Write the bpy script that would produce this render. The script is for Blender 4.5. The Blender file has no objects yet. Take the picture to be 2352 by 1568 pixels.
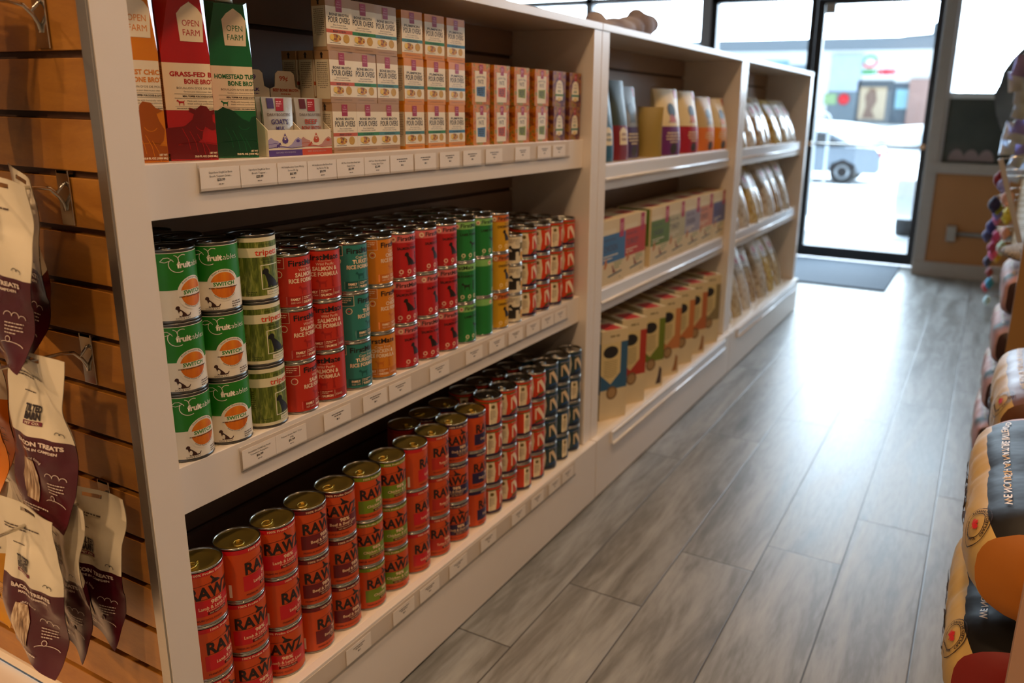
import bpy, bmesh, math, random
from mathutils import Vector, Matrix, noise
from mathutils.geometry import tessellate_polygon
random.seed(7)
PI = math.pi
scene = bpy.context.scene
COL = scene.collection

# ---------------------------------------------------------------- camera
CF, CX, CY = 1829.26, 1286.54, 731.90          # focal length and principal point for a 2352 x 1568 frame
CAM = Vector((1.0, 0.0, 1.2182))
def cam_axes(yaw=27.7935, pitch=14.855, roll=1.0854):
    y, p, r = (math.radians(a) for a in (yaw, pitch, roll))
    fw = Vector((-math.sin(y)*math.cos(p), math.cos(y)*math.cos(p), -math.sin(p)))
    rt = Vector((math.cos(y), math.sin(y), 0)); up = rt.cross(fw)
    return rt*math.cos(r)+up*math.sin(r), -rt*math.sin(r)+up*math.cos(r), fw
RT, UP, FW = cam_axes()
cd = bpy.data.cameras.new('camera'); cam = bpy.data.objects.new('camera', cd); COL.objects.link(cam)
m = Matrix.Identity(4)
for i in range(3):
    m[i][0] = RT[i]; m[i][1] = UP[i]; m[i][2] = -FW[i]; m[i][3] = CAM[i]
cam.matrix_world = m
cd.sensor_fit = 'HORIZONTAL'; cd.sensor_width = 36.0; cd.lens = CF/2352*36
cd.shift_x = (1176-CX)/2352; cd.shift_y = (CY-784)/2352
cd.clip_start = 0.05; cd.clip_end = 300
cd.dof.use_dof = True; cd.dof.focus_distance = 1.28; cd.dof.aperture_fstop = 3.2; cd.dof.aperture_blades = 0
scene.camera = cam
def at(px, py, Y):                              # a pixel of the photograph at depth plane y = Y
    r = FW*CF + RT*(px-CX) - UP*(py-CY)
    return CAM + r*(Y/r.y)
# ---------------------------------------------------------------- sky, exposure
SKY_LOW, SKY_HIGH = 1.9, 18.0
w = bpy.data.worlds.new('sky'); scene.world = w; w.use_nodes = True
wn = w.node_tree; bg = wn.nodes['Background']; bg.inputs[0].default_value = (0.72, 0.87, 1.03, 1)
_g = wn.nodes.new('ShaderNodeTexCoord'); _d = wn.nodes.new('ShaderNodeVectorMath'); _d.operation = 'DOT_PRODUCT'; _d.inputs[1].default_value = (.05, .93, .36)
_r = wn.nodes.new('ShaderNodeMapRange'); _r.interpolation_type = 'SMOOTHSTEP'; _r.inputs[1].default_value = -.1; _r.inputs[2].default_value = 1.0; _r.inputs[3].default_value = SKY_LOW; _r.inputs[4].default_value = SKY_HIGH
wn.links.new(_g.outputs['Generated'], _d.inputs[0]); wn.links.new(_d.outputs['Value'], _r.inputs[0]); wn.links.new(_r.outputs[0], bg.inputs[1])   # hazy winter sky, brightest over the plaza where the low sun stands
scene.view_settings.view_transform = 'Standard'; scene.view_settings.look = 'None'
scene.view_settings.exposure = 0.0; scene.view_settings.gamma = 1.0
try: scene.view_settings.use_curve_mapping = False
except Exception: pass
try:
    scene.cycles.max_bounces = 8; scene.cycles.transparent_max_bounces = 16
    scene.cycles.caustics_reflective = False; scene.cycles.caustics_refractive = False
    scene.cycles.sample_clamp_indirect = 4.0; scene.cycles.use_denoising = True
except Exception: pass
# ---------------------------------------------------------------- the shop's ceiling lamps, added fill lamps and daylight
def area(name, loc, size, energy, color, rot=(0,0,0), sy=None, shape='DISK', spread=PI):
    d = bpy.data.lights.new(name, 'AREA'); d.shape = 'RECTANGLE' if sy else shape; d.size = size
    if sy: d.size_y = sy
    d.energy = energy; d.color = color; d.spread = spread
    o = bpy.data.objects.new(name, d); o.location = loc; o.rotation_euler = rot; COL.objects.link(o); return o
WARM = (1.0, 0.625, 0.335)
LAMPS = [(0.75,0.35),(0.75,1.9),(0.75,3.5),(0.55,-1.2),(-0.45,-2.3),(-1.7,1.6),(2.3,1.0),(2.3,3.2),(-1.9,-1.3)]  # fifth and last are unseen fill lamps, added to brighten the slatwall
LE = [13,14,4,24,52,6,8,4,44]
for (lx, ly), e in zip(LAMPS, LE):
    area('ceiling_and_fill_lamp', (lx, ly, 2.93), 0.16, e, WARM, spread=math.radians(150))
for x0, x1, z0, z1 in ((-3.6,-1.33,0.9,2.6),(-1.25,0.5,0.1,2.6),(0.62,2.9,0.87,2.6)):
    p = area('daylight_portal', ((x0+x1)/2, 7.3, (z0+z1)/2), x1-x0, 1, (1,1,1), (math.radians(-90),0,0), sy=z1-z0)
    p.data.cycles.is_portal = True
# ================================================================ helpers
def lin(c):
    c = c.lstrip('#'); v = [int(c[i:i+2],16)/255 for i in (0,2,4)]
    return tuple(x/12.92 if x <= .04045 else ((x+.055)/1.055)**2.4 for x in v)+(1,)
MT = {}
def mat(key, col, rough=.5, metal=0, var=.06, scale=25, coat=0, bump=0, bscale=200, stretch=None):
    if key in MT: return MT[key]
    m = bpy.data.materials.new(key); m.use_nodes = True; nt = m.node_tree; b = nt.nodes['Principled BSDF']
    c = lin(col) if isinstance(col, str) else tuple(col)+(1,)
    tc = nt.nodes.new('ShaderNodeTexCoord'); mp = nt.nodes.new('ShaderNodeMapping'); nt.links.new(tc.outputs['Object'], mp.inputs[0])
    if stretch: mp.inputs['Scale'].default_value = stretch
    n = nt.nodes.new('ShaderNodeTexNoise'); n.inputs['Scale'].default_value = scale; n.inputs['Detail'].default_value = 3
    nt.links.new(mp.outputs[0], n.inputs['Vector'])
    r = nt.nodes.new('ShaderNodeMapRange'); r.inputs[3].default_value = 1-var; r.inputs[4].default_value = 1+var
    nt.links.new(n.outputs[0], r.inputs[0])
    mx = nt.nodes.new('ShaderNodeVectorMath'); mx.operation = 'SCALE'; mx.inputs[0].default_value = c[:3]
    nt.links.new(r.outputs[0], mx.inputs['Scale']); nt.links.new(mx.outputs[0], b.inputs['Base Color'])
    b.inputs['Roughness'].default_value = rough; b.inputs['Metallic'].default_value = metal
    if coat: b.inputs['Coat Weight'].default_value = coat; b.inputs['Coat Roughness'].default_value = .15
    if bump:
        n2 = nt.nodes.new('ShaderNodeTexNoise'); n2.inputs['Scale'].default_value = bscale; nt.links.new(mp.outputs[0], n2.inputs['Vector'])
        bp = nt.nodes.new('ShaderNodeBump'); bp.inputs['Strength'].default_value = bump; bp.inputs['Distance'].default_value = .002
        nt.links.new(n2.outputs[0], bp.inputs['Height']); nt.links.new(bp.outputs[0], b.inputs['Normal'])
    MT[key] = m; return m
def ramp_mat(key, stops, scale, rough=.5, detail=4, stretch=(1,1,1), kind='noise', coat=0, dist=0):
    if key in MT: return MT[key]
    m = bpy.data.materials.new(key); m.use_nodes = True; nt = m.node_tree; b = nt.nodes['Principled BSDF']
    tc = nt.nodes.new('ShaderNodeTexCoord'); mp = nt.nodes.new('ShaderNodeMapping'); mp.inputs['Scale'].default_value = stretch
    nt.links.new(tc.outputs['Object'], mp.inputs[0])
    if kind == 'noise':
        n = nt.nodes.new('ShaderNodeTexNoise'); n.inputs['Detail'].default_value = detail; n.inputs['Distortion'].default_value = dist; out = n.outputs[0]
    else:
        n = nt.nodes.new('ShaderNodeTexVoronoi'); out = n.outputs['Color']
    n.inputs['Scale'].default_value = scale; nt.links.new(mp.outputs[0], n.inputs['Vector'])
    cr = nt.nodes.new('ShaderNodeValToRGB'); els = cr.color_ramp.elements
    while len(els) < len(stops): els.new(.5)
    for e, (p, c) in zip(els, stops): e.position = p; e.color = lin(c)
    nt.links.new(out, cr.inputs[0]); nt.links.new(cr.outputs[0], b.inputs['Base Color'])
    b.inputs['Roughness'].default_value = rough
    if coat: b.inputs['Coat Weight'].default_value = coat
    MT[key] = m; return m
def C(hexcol, rough=.42, coat=0):                # printed ink of one colour
    return mat('print_'+hexcol.lstrip('#').lower()+('_gloss' if coat else ''), hexcol, rough, var=.03, coat=coat)
def tag(o, label, cat=None, group=None, kind=None):
    if label: o['label'] = label
    if cat: o['category'] = cat
    if group: o['group'] = group
    if kind: o['kind'] = kind
    return o
def empty(name, loc=(0,0,0), rz=0):
    o = bpy.data.objects.new(name, None); o.empty_display_size = .02; COL.objects.link(o); o.location = loc; o.rotation_euler = (0,0,rz); return o
class MB:
    def __init__(s): s.v = []; s.f = []; s.m = []; s.mats = []; s.sm = []
    def mi(s, m):
        if m not in s.mats: s.mats.append(m)
        return s.mats.index(m)
    def add(s, vs, fs, m, smooth=False):
        k = len(s.v); s.v += [tuple(v) for v in vs]; i = s.mi(m)
        for f in fs: s.f.append([k+a for a in f]); s.m.append(i); s.sm.append(smooth)
    def box(s, x0, x1, y0, y1, z0, z1, m):
        v = [(x,y,z) for x in (x0,x1) for y in (y0,y1) for z in (z0,z1)]
        s.add(v, [(0,1,3,2),(4,6,7,5),(0,4,5,1),(2,3,7,6),(0,2,6,4),(1,5,7,3)], m)
    def obox(s, c, ax, ay, az, m):               # oriented box: centre and three half vectors
        c = Vector(c); v = [c+ax*i+ay*j+az*k for i in (-1,1) for j in (-1,1) for k in (-1,1)]
        s.add(v, [(0,1,3,2),(4,6,7,5),(0,4,5,1),(2,3,7,6),(0,2,6,4),(1,5,7,3)], m)
    def lathe(s, prof, m, n=40, c=(0,0,0), smooth=True, caps=True, axis='z'):
        v = []; f = []
        for (r, z) in prof:
            for k in range(n):
                a = 2*PI*k/n; p = (r*math.cos(a), r*math.sin(a), z)
                if axis == 'y': p = (p[0], p[2], p[1])
                if axis == 'x': p = (p[2], p[0], p[1])
                v.append((c[0]+p[0], c[1]+p[1], c[2]+p[2]))
        for j in range(len(prof)-1):
            for k in range(n):
                q = (j*n+k, j*n+(k+1)%n, (j+1)*n+(k+1)%n, (j+1)*n+k)
                f.append(q)
        s.add(v, f, m, smooth)
        if caps:
            k0 = len(s.v)-len(v); i = s.mi(m)
            for base, rev in ((0,True),((len(prof)-1)*n,False)):
                if prof[0 if rev else -1][0] > 1e-5:
                    q = [k0+base+k for k in range(n)]
                    s.f.append(q[::-1] if rev else q); s.m.append(i); s.sm.append(False)
    def tube(s, pts, r, m, n=8, closed=False):
        pts = [Vector(p) for p in pts]; v = []; f = []; N = len(pts); pu = None
        for i, p in enumerate(pts):
            a = pts[i-1] if (i > 0 or closed) else p; b = pts[(i+1) % N] if (i < N-1 or closed) else p
            d = (b-a).normalized(); u = d.orthogonal().normalized() if pu is None else (pu - d*pu.dot(d)).normalized(); pu = u; w_ = d.cross(u)
            for k in range(n):
                t = 2*PI*k/n; v.append(p+u*(r*math.cos(t))+w_*(r*math.sin(t)))
        for i in range(N if closed else N-1):
            for k in range(n):
                j = (i+1) % N; f.append((i*n+k, i*n+(k+1)%n, j*n+(k+1)%n, j*n+k))
        if not closed: f += [tuple(range(n))[::-1], tuple((N-1)*n+k for k in range(n))]
        s.add(v, f, m, True)
    def prism(s, pts, h0, h1, m, plane='xy'):    # outline extruded between two heights
        def P3(a, b, h): return {'xy':(a,b,h),'xz':(a,h,b),'yz':(h,a,b)}[plane]
        n = len(pts); v = [P3(a,b,h0) for a,b in pts]+[P3(a,b,h1) for a,b in pts]
        tr = tessellate_polygon([[Vector((a,b,0)) for a,b in pts]])
        f = [tuple(t) for t in tr]+[tuple(i+n for i in t) for t in tr]+[(i,(i+1)%n,n+(i+1)%n,n+i) for i in range(n)]
        s.add(v, f, m)
    def ell(s, c, r, m, n=16, k=10, rot=None):
        v = []; f = []; c = Vector(c)
        for j in range(k+1):
            t = PI*j/k
            for i in range(n):
                a = 2*PI*i/n; p = Vector((r[0]*math.sin(t)*math.cos(a), r[1]*math.sin(t)*math.sin(a), r[2]*math.cos(t)))
                if rot: p = rot @ p
                v.append(c+p)
        for j in range(k):
            for i in range(n): f.append((j*n+i, (j+1)*n+i, (j+1)*n+(i+1)%n, j*n+(i+1)%n))
        s.add(v, f, m, True)
    def build(s, name, parent=None, bevel=0, fix=True):
        me = bpy.data.meshes.new(name); me.from_pydata(s.v, [], s.f)
        for m_ in s.mats: me.materials.append(m_)
        me.polygons.foreach_set('material_index', s.m); me.polygons.foreach_set('use_smooth', s.sm)
        if fix:
            b = bmesh.new(); b.from_mesh(me); bmesh.ops.recalc_face_normals(b, faces=b.faces[:]); b.to_mesh(me); b.free()
        me.update()
        o = bpy.data.objects.new(name, me); COL.objects.link(o)
        if parent: o.parent = parent
        if bevel:
            md = o.modifiers.new('bevel', 'BEVEL'); md.width = bevel; md.segments = 2; md.limit_method = 'ANGLE'; md.angle_limit = math.radians(50)
        return o
# ---------------------------------------------------------------- printed artwork, drawn in millimetres
_tx = {}
def text2d(s, b):
    k = (s, b)
    if k in _tx: return _tx[k]
    cu = bpy.data.curves.new('t', 'FONT'); cu.body = s; cu.size = 1; cu.offset = b; cu.resolution_u = 2; cu.fill_mode = 'FRONT'
    o = bpy.data.objects.new('t', cu); COL.objects.link(o); dg = bpy.context.evaluated_depsgraph_get(); dg.update()
    me = o.evaluated_get(dg).to_mesh()
    v = [(p.co.x, p.co.y) for p in me.vertices]; f = [tuple(q.vertices) for q in me.polygons]
    o.evaluated_get(dg).to_mesh_clear(); bpy.data.objects.remove(o); bpy.data.curves.remove(cu)
    xs = [a for a, _ in v] or [0]
    x0 = min(xs); wd = max(xs)-x0; v = [(a-x0, c) for a, c in v]
    _tx[k] = (v, f, wd); return _tx[k]
def T(s, x, y, h, c, l=3, w=None, al='c', b=.0, slant=0, arc=0):
    v, f, wd = text2d(s, b); sy = h/.70; sx = (w/wd) if w else sy
    W = wd*sx; ox = x-(W/2 if al == 'c' else (W if al == 'r' else 0))
    out = []
    for a, q in v:
        X = a*sx+slant*q*sy; Y = q*sy
        if arc:
            t = (X-W/2)/abs(arc); R = abs(arc)
            if arc > 0: out.append((x+(R+Y)*math.sin(t), y+(R+Y)*math.cos(t)-R))
            else: out.append((x+(R-Y)*math.sin(t), y-(R-Y)*math.cos(t)+R))
        else: out.append((ox+X, y+Y))
    return (out, f, c, l)
def R(x0, y0, x1, y1, c, l=1): return ([(x0,y0),(x1,y0),(x1,y1),(x0,y1)], [(0,1,2,3)], c, l)
def PG(p, c, l=2, s=1, ox=0, oy=0, mir=1):
    p = [(ox+mir*s*a, oy+s*b) for a, b in p]
    return (p, [tuple(t) for t in tessellate_polygon([[Vector((a,b,0)) for a,b in p]])], c, l)
def CI(x, y, r, c, l=2, n=24, ry=None, a0=0, a1=2*PI):
    ry = ry or r; p = [(x+r*math.cos(a0+(a1-a0)*k/n), y+ry*math.sin(a0+(a1-a0)*k/n)) for k in range(n if a1-a0 > 6.2 else n+1)]
    return (p, [tuple(range(len(p)))], c, l)
def clipx(pr, xm):
    v_, f_, c_, l_ = pr; bb = bmesh.new(); bv = [bb.verts.new((a, q, 0)) for a, q in v_]
    for q in f_:
        try: bb.faces.new([bv[i] for i in q])
        except ValueError: pass
    bmesh.ops.bisect_plane(bb, geom=bb.verts[:]+bb.edges[:]+bb.faces[:], plane_co=(xm,0,0), plane_no=(1,0,0), clear_outer=True)
    bb.verts.index_update(); r = ([(p.co.x,p.co.y) for p in bb.verts], [[q.index for q in fc.verts] for fc in bb.faces], c_, l_); bb.free(); return r
def LN(pts, wd, c, l=3):
    v = []; f = []
    for i, (a, b) in enumerate(pts):
        p = pts[max(i-1,0)]; q = pts[min(i+1,len(pts)-1)]; dx, dy = q[0]-p[0], q[1]-p[1]; L = math.hypot(dx,dy) or 1
        v += [(a-dy/L*wd/2, b+dx/L*wd/2), (a+dy/L*wd/2, b-dx/L*wd/2)]
    for i in range(len(pts)-1): f.append((2*i, 2*i+1, 2*i+3, 2*i+2))
    return (v, f, c, l)
def ARC(x, y, r, a0, a1, wd, c, l=3, n=16, ry=None):
    ry = ry or r
    return LN([(x+r*math.cos(math.radians(a0+(a1-a0)*k/n)), y+ry*math.sin(math.radians(a0+(a1-a0)*k/n))) for k in range(n+1)], wd, c, l)
def GK(x0, x1, y0, n, h, gap, c, l=3, seed=1, al='l'):     # lines of print too small to read
    rd = random.Random(seed); v = []; f = []
    for i in range(n):
        y = y0-i*(h+gap); L = (x1-x0)*(1 if i < n-1 else .6)*rd.uniform(.85,1); x = x0 if al == 'l' else (x0+x1)/2-L/2; e = x+L
        while x < e:
            q = min(x+rd.uniform(1.2,3.6)*h, e); k = len(v)
            v += [(x,y),(q,y),(q,y+h),(x,y+h)]; f.append((k,k+1,k+2,k+3)); x = q+h*.6
    return (v, f, c, l)
def art(mb, prims, fn, step=0, eps=.00010):
    for v, f, c, l in prims:
        mt = C(c) if isinstance(c, str) else c
        off = .0001+l*eps
        if step:
            b = bmesh.new(); bv = [b.verts.new((a*.001, q*.001, 0)) for a, q in v]
            for q in f:
                try: b.faces.new([bv[i] for i in q])
                except ValueError: pass
            xs = [a for a, _ in v]; k0 = math.ceil(min(xs)/step); k1 = math.floor(max(xs)/step)
            for k in range(k0, k1+1):
                bmesh.ops.bisect_plane(b, geom=b.verts[:]+b.edges[:]+b.faces[:], plane_co=(k*step*.001,0,0), plane_no=(1,0,0))
            b.verts.index_update()
            mb.add([fn(p.co.x, p.co.y, off) for p in b.verts], [[q.index for q in fc.verts] for fc in b.faces], mt, True)
            b.free()
        else:
            mb.add([fn(a*.001, q*.001, off) for a, q in v], f, mt)
# silhouettes (unit height outlines)
DOGSIT = [(0,.82),(.05,.93),(.16,1),(.3,.97),(.36,.85),(.34,.72),(.48,.6),(.68,.42),(.84,.25),(.92,.1),(1.12,.12),(1.24,.3),(1.3,.28),(1.18,.04),(1.0,0),(.5,0),(.44,.1),(.42,0),(.24,0),(.28,.08),(.22,.4),(.16,.62),(.12,.7),(.0,.72)]
DOGSTAND = [(0,.78),(.14,.95),(.2,1.0),(.3,.93),(.34,.78),(.5,.72),(1.1,.7),(1.3,.86),(1.34,.82),(1.2,.6),(1.22,.36),(1.18,0),(1.08,0),(1.08,.34),(.98,.42),(.6,.4),(.52,.32),(.5,0),(.4,0),(.38,.4),(.3,.6),(.16,.68),(.02,.7)]
WOLF = [(0,0),(.05,.18),(.2,.34),(.2,.5),(.1,.66),(.0,.8),(.02,.92),(.14,1.0),(.16,.86),(.3,.74),(.42,.55),(.62,.42),(.9,.3),(1.1,.12),(1.3,.0)]
COW = [(0,.0),(.02,.42),(.1,.52),(.45,.56),(.62,.7),(.66,.82),(.56,.86),(.58,.94),(.7,.9),(.8,.99),(.92,.97),(.98,.88),(1.12,.92),(1.1,.84),(1.02,.8),(1.02,.66),(1.1,.58),(1.1,.5),(.98,.48),(.86,.56),(.8,.44),(.78,.3),(.7,.24),(.7,0),(.58,0),(.56,.2),(.3,.2),(.28,0)]
HEN = [(0,0),(.06,.3),(.12,.6),(.28,.8),(.3,.95),(.36,1.02),(.5,1.0),(.58,.9),(.7,.86),(.58,.8),(.62,.66),(.7,.5),(.66,.3),(.5,.12),(.4,0)]
TURKEY = [(.0,.1),(-.08,.4),(-.04,.66),(.06,.86),(.22,.96),(.4,.9),(.6,.72),(.74,.66),(.78,.76),(.88,.78),(.92,.68),(.86,.58),(.9,.4),(.84,.2),(.66,.04),(.4,0)]
DROP = [(0,1),(.25,.55),(.36,.3),(.28,.08),(0,0),(-.28,.08),(-.36,.3),(-.25,.55)]
MAPLE = [(0,1),(.14,.74),(.3,.82),(.26,.46),(.5,.66),(.56,.52),(.82,.56),(.72,.36),(.86,.28),(.5,-.0),(.54,-.16),(.06,-.08),(.06,-.42),(-.06,-.42),(-.06,-.08),(-.54,-.16),(-.5,0),(-.86,.28),(-.72,.36),(-.82,.56),(-.56,.52),(-.5,.66),(-.26,.46),(-.3,.82),(-.14,.74)]
PAWLINE = None
# ---------------------------------------------------------------- copies
class Proto:
    def __init__(s, root): s.root = root; s.used = False
    def put(s, loc, rz=0, label=None, cat=None, group=None, sc=None):
        if not s.used: s.used = True; o = s.root
        else:
            o = s.root.copy(); COL.objects.link(o)
            for k in ('label','category','group'):
                if k in o: del o[k]
            for ch in list(s.root.children):
                c = ch.copy(); COL.objects.link(c); c.parent = o
                for g in list(ch.children):
                    d = g.copy(); COL.objects.link(d); d.parent = c
        o.location = loc; o.rotation_euler = (0,0,rz)
        if sc: o.scale = sc
        return tag(o, label, cat, group)
# ---------------------------------------------------------------- shared materials
LAM = mat('white_laminate', '#e9e0d6', .30, var=.015, coat=.3)
LAMIN = mat('shelf_laminate', '#eee2d0', .22, var=.02, coat=.3)
STEEL = mat('tin_plate', '#b9b6ae', .22, 1, var=.05, scale=60)
STEELD = mat('dull_tin_plate', '#6e6c68', .30, 1, var=.05, scale=60)
GOLD = mat('gold_lacquer_tin', '#cdb25a', .40, 1, var=.05, scale=60)
CHROME = mat('chrome', '#c8c4bc', .14, 1, var=.02)
ALU = mat('brushed_aluminium', '#b7b4ae', .35, 1, var=.05, scale=8, stretch=(1,1,30))
BLACKM = mat('black_painted_metal', '#14161a', .38, var=.05)
CLEARP = None
def glassy(key, tint=(1,1,1), gloss=.06, rough=.02, alpha_t=1.0):
    if key in MT: return MT[key]
    m = bpy.data.materials.new(key); m.use_nodes = True; nt = m.node_tree; nt.nodes.clear()
    o = nt.nodes.new('ShaderNodeOutputMaterial'); mx = nt.nodes.new('ShaderNodeMixShader'); t = nt.nodes.new('ShaderNodeBsdfTransparent'); g = nt.nodes.new('ShaderNodeBsdfGlossy')
    lf_ = nt.nodes.new('ShaderNodeLayerWeight'); lf_.inputs[0].default_value = .5; pw = nt.nodes.new('ShaderNodeMath'); pw.operation = 'POWER'; pw.inputs[1].default_value = 5
    lw = nt.nodes.new('ShaderNodeMath'); lw.operation = 'MULTIPLY_ADD'; lw.inputs[1].default_value = .9; lw.inputs[2].default_value = .05
    nt.links.new(lf_.outputs['Facing'], pw.inputs[0]); nt.links.new(pw.outputs[0], lw.inputs[0])
    n = nt.nodes.new('ShaderNodeTexNoise'); n.inputs['Scale'].default_value = 3; mr = nt.nodes.new('ShaderNodeMapRange'); mr.inputs[3].default_value = rough; mr.inputs[4].default_value = rough+.03
    nt.links.new(n.outputs[0], mr.inputs[0]); nt.links.new(mr.outputs[0], g.inputs['Roughness'])
    t.inputs[0].default_value = tuple(tint)+(1,)
    nt.links.new(lw.outputs[0], mx.inputs[0]); nt.links.new(t.outputs[0], mx.inputs[1]); nt.links.new(g.outputs[0], mx.inputs[2]); nt.links.new(mx.outputs[0], o.inputs[0])
    MT[key] = m; return m
GLASS = glassy('window_glass', (.96,.98,.98)); CLEARP = glassy('clear_plastic', (.93,.93,.93), rough=.08)
def wood_mat():
    m = bpy.data.materials.new('maple_slats'); m.use_nodes = True; nt = m.node_tree; b = nt.nodes['Principled BSDF']
    tc = nt.nodes.new('ShaderNodeTexCoord'); mp = nt.nodes.new('ShaderNodeMapping'); mp.inputs['Scale'].default_value = (1.2,1.2,5); nt.links.new(tc.outputs['Object'], mp.inputs[0])
    n = nt.nodes.new('ShaderNodeTexNoise'); n.inputs['Scale'].default_value = 3.2; n.inputs['Detail'].default_value = 6; n.inputs['Distortion'].default_value = 1.6; nt.links.new(mp.outputs[0], n.inputs['Vector'])
    wv = nt.nodes.new('ShaderNodeTexNoise'); wv.inputs['Scale'].default_value = 22; wv.inputs['Detail'].default_value = 4; wv.inputs['Distortion'].default_value = 3; nt.links.new(mp.outputs[0], wv.inputs['Vector'])
    ad = nt.nodes.new('ShaderNodeMath'); ad.operation = 'MULTIPLY_ADD'; ad.inputs[1].default_value = .35; nt.links.new(wv.outputs[0], ad.inputs[0]); nt.links.new(n.outputs[0], ad.inputs[2])
    cr = nt.nodes.new('ShaderNodeValToRGB'); e = cr.color_ramp.elements; e[0].position = .4; e[0].color = lin('#8f5a20'); e[1].position = .95; e[1].color = lin('#b0782f')
    nt.links.new(ad.outputs[0], cr.inputs[0]); nt.links.new(cr.outputs[0], b.inputs['Base Color']); b.inputs['Roughness'].default_value = .38
    return m
WOOD = wood_mat()
GROOVE = mat('slat_groove_core', '#4a2c14', .6)
# ================================================================ room shell
def structure(o, label): return tag(o, label, None, None, 'structure')
def floor_mat():
    m = bpy.data.materials.new('grey_plank_tile'); m.use_nodes = True; nt = m.node_tree; b = nt.nodes['Principled BSDF']; N = nt.nodes.new; L = nt.links.new
    def mth(op, a, b_=None, c=None):
        n = N('ShaderNodeMath'); n.operation = op
        for i, q in enumerate((a, b_, c)):
            if q is None: continue
            if isinstance(q, (int, float)): n.inputs[i].default_value = q
            else: L(q, n.inputs[i])
        return n.outputs[0]
    tc = N('ShaderNodeTexCoord'); sp = N('ShaderNodeSeparateXYZ'); L(tc.outputs['Object'], sp.inputs[0]); X, Y = sp.outputs[0], sp.outputs[1]
    u = mth('DIVIDE', mth('SUBTRACT', X, .165), .2066); cu = mth('FLOOR', u); fu = mth('FRACT', u)
    off = mth('SUBTRACT', mth('MULTIPLY', cu, .298), mth('MULTIPLY', mth('GREATER_THAN', cu, 1.5), .143))
    v = mth('DIVIDE', mth('SUBTRACT', mth('SUBTRACT', Y, 1.664), off), 1.18); cv = mth('FLOOR', v); fv = mth('FRACT', v)
    eu = mth('MULTIPLY', mth('MINIMUM', fu, mth('SUBTRACT', 1, fu)), .2066); ev = mth('MULTIPLY', mth('MINIMUM', fv, mth('SUBTRACT', 1, fv)), 1.18)
    e = mth('MINIMUM', eu, ev); groove = N('ShaderNodeMapRange'); groove.inputs[1].default_value = .0008; groove.inputs[2].default_value = .0026; L(e, groove.inputs[0]); G = groove.outputs[0]
    cmb = N('ShaderNodeCombineXYZ'); L(mth('ADD', X, mth('MULTIPLY', cv, 3.7)), cmb.inputs[0]); L(mth('ADD', mth('MULTIPLY', Y, .14), mth('MULTIPLY', cu, 5.3)), cmb.inputs[1]); L(mth('MULTIPLY', cv, 1.9), cmb.inputs[2])
    n1 = N('ShaderNodeTexNoise'); n1.inputs['Scale'].default_value = 14; n1.inputs['Detail'].default_value = 6; n1.inputs['Roughness'].default_value = .62; n1.inputs['Distortion'].default_value = .6; L(cmb.outputs[0], n1.inputs['Vector'])
    n2 = N('ShaderNodeTexNoise'); n2.inputs['Scale'].default_value = 90; n2.inputs['Detail'].default_value = 3; L(cmb.outputs[0], n2.inputs['Vector'])
    s = mth('ADD', mth('MULTIPLY', n1.outputs[0], .8), mth('MULTIPLY', n2.outputs[0], .2))
    cr = N('ShaderNodeValToRGB'); els = cr.color_ramp.elements; els.new(.5); els.new(.62)
    for q, (p, c) in zip(els, ((.30,'#55554f'),(.45,'#747470'),(.56,'#8b8d8b'),(.74,'#a0a29e'))): q.position = p; q.color = lin(c)
    L(s, cr.inputs[0]); mx = N('ShaderNodeMixRGB'); L(G, mx.inputs[0]); mx.inputs[1].default_value = lin('#3c3a38'); L(cr.outputs[0], mx.inputs[2]); L(mx.outputs[0], b.inputs['Base Color'])
    rr = N('ShaderNodeMapRange'); rr.inputs[3].default_value = .30; rr.inputs[4].default_value = .42; L(n1.outputs[0], rr.inputs[0]); L(rr.outputs[0], b.inputs['Roughness'])
    bp = N('ShaderNodeBump'); bp.inputs['Strength'].default_value = .35; bp.inputs['Distance'].default_value = .0015
    L(mth('ADD', G, mth('MULTIPLY', n1.outputs[0], .25)), bp.inputs['Height']); L(bp.outputs[0], b.inputs['Normal'])
    return m
b = MB(); b.box(-4.2, 3.2, -3.2, 7.2, -.06, 0, floor_mat()); structure(b.build('floor'), 'grey wood-look plank floor')
CEIL = mat('ceiling_paint', '#8b847b', .8); WALLP = mat('wall_paint', '#a59a8c', .8)
b = MB(); b.box(-4.2, 3.2, -3.2, 7.2, 3.0, 3.1, CEIL); structure(b.build('ceiling'), 'plain ceiling')
b = MB(); b.box(-4.3, -4.2, -3.2, 7.2, 0, 3.0, WALLP); structure(b.build('wall_left'), 'plain side wall')
b = MB(); b.box(3.2, 3.3, -3.2, 7.2, 0, 3.0, WALLP); structure(b.build('wall_right'), 'plain side wall')
b = MB(); b.box(-4.2, 3.2, -3.3, -3.2, 0, 3.0, WALLP); structure(b.build('wall_back'), 'plain wall behind the viewer')
# shopfront: aluminium frame, sidelight, door, window with a timber panel under it
FRM = mat('silver_window_frame', '#a5a3a6', .45, .15, var=.03); FRD = BLACKM; FRW = mat('grey_window_trim', '#a29a93', .5)
PANEL = mat('tan_wall_panel', '#a5713f', .55, var=.08, scale=5)
Y0, Y1 = 7.05, 7.15
b = MB()
b.box(-4.2, -1.33, Y0, Y1, 0, .55, WALLP); b.box(-4.2, 3.2, Y0, Y1, 2.78, 3.0, WALLP)
structure(b.build('wall_front'), 'shopfront wall above and below the windows')
b = MB(); WX = (-4.2,-3.42,-2.48,-1.38)
for x in (-4.17,-3.45,-2.475): b.box(x-.035, x+.035, Y0, Y1, .55, 2.78, FRM)
b.box(-1.39,-1.30,Y0,Y1,0,2.78,FRM)
for z in (.57, 2.165, 2.76): b.box(-4.2,-1.30,Y0,Y1,z-.022,z+.022,FRM)
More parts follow.
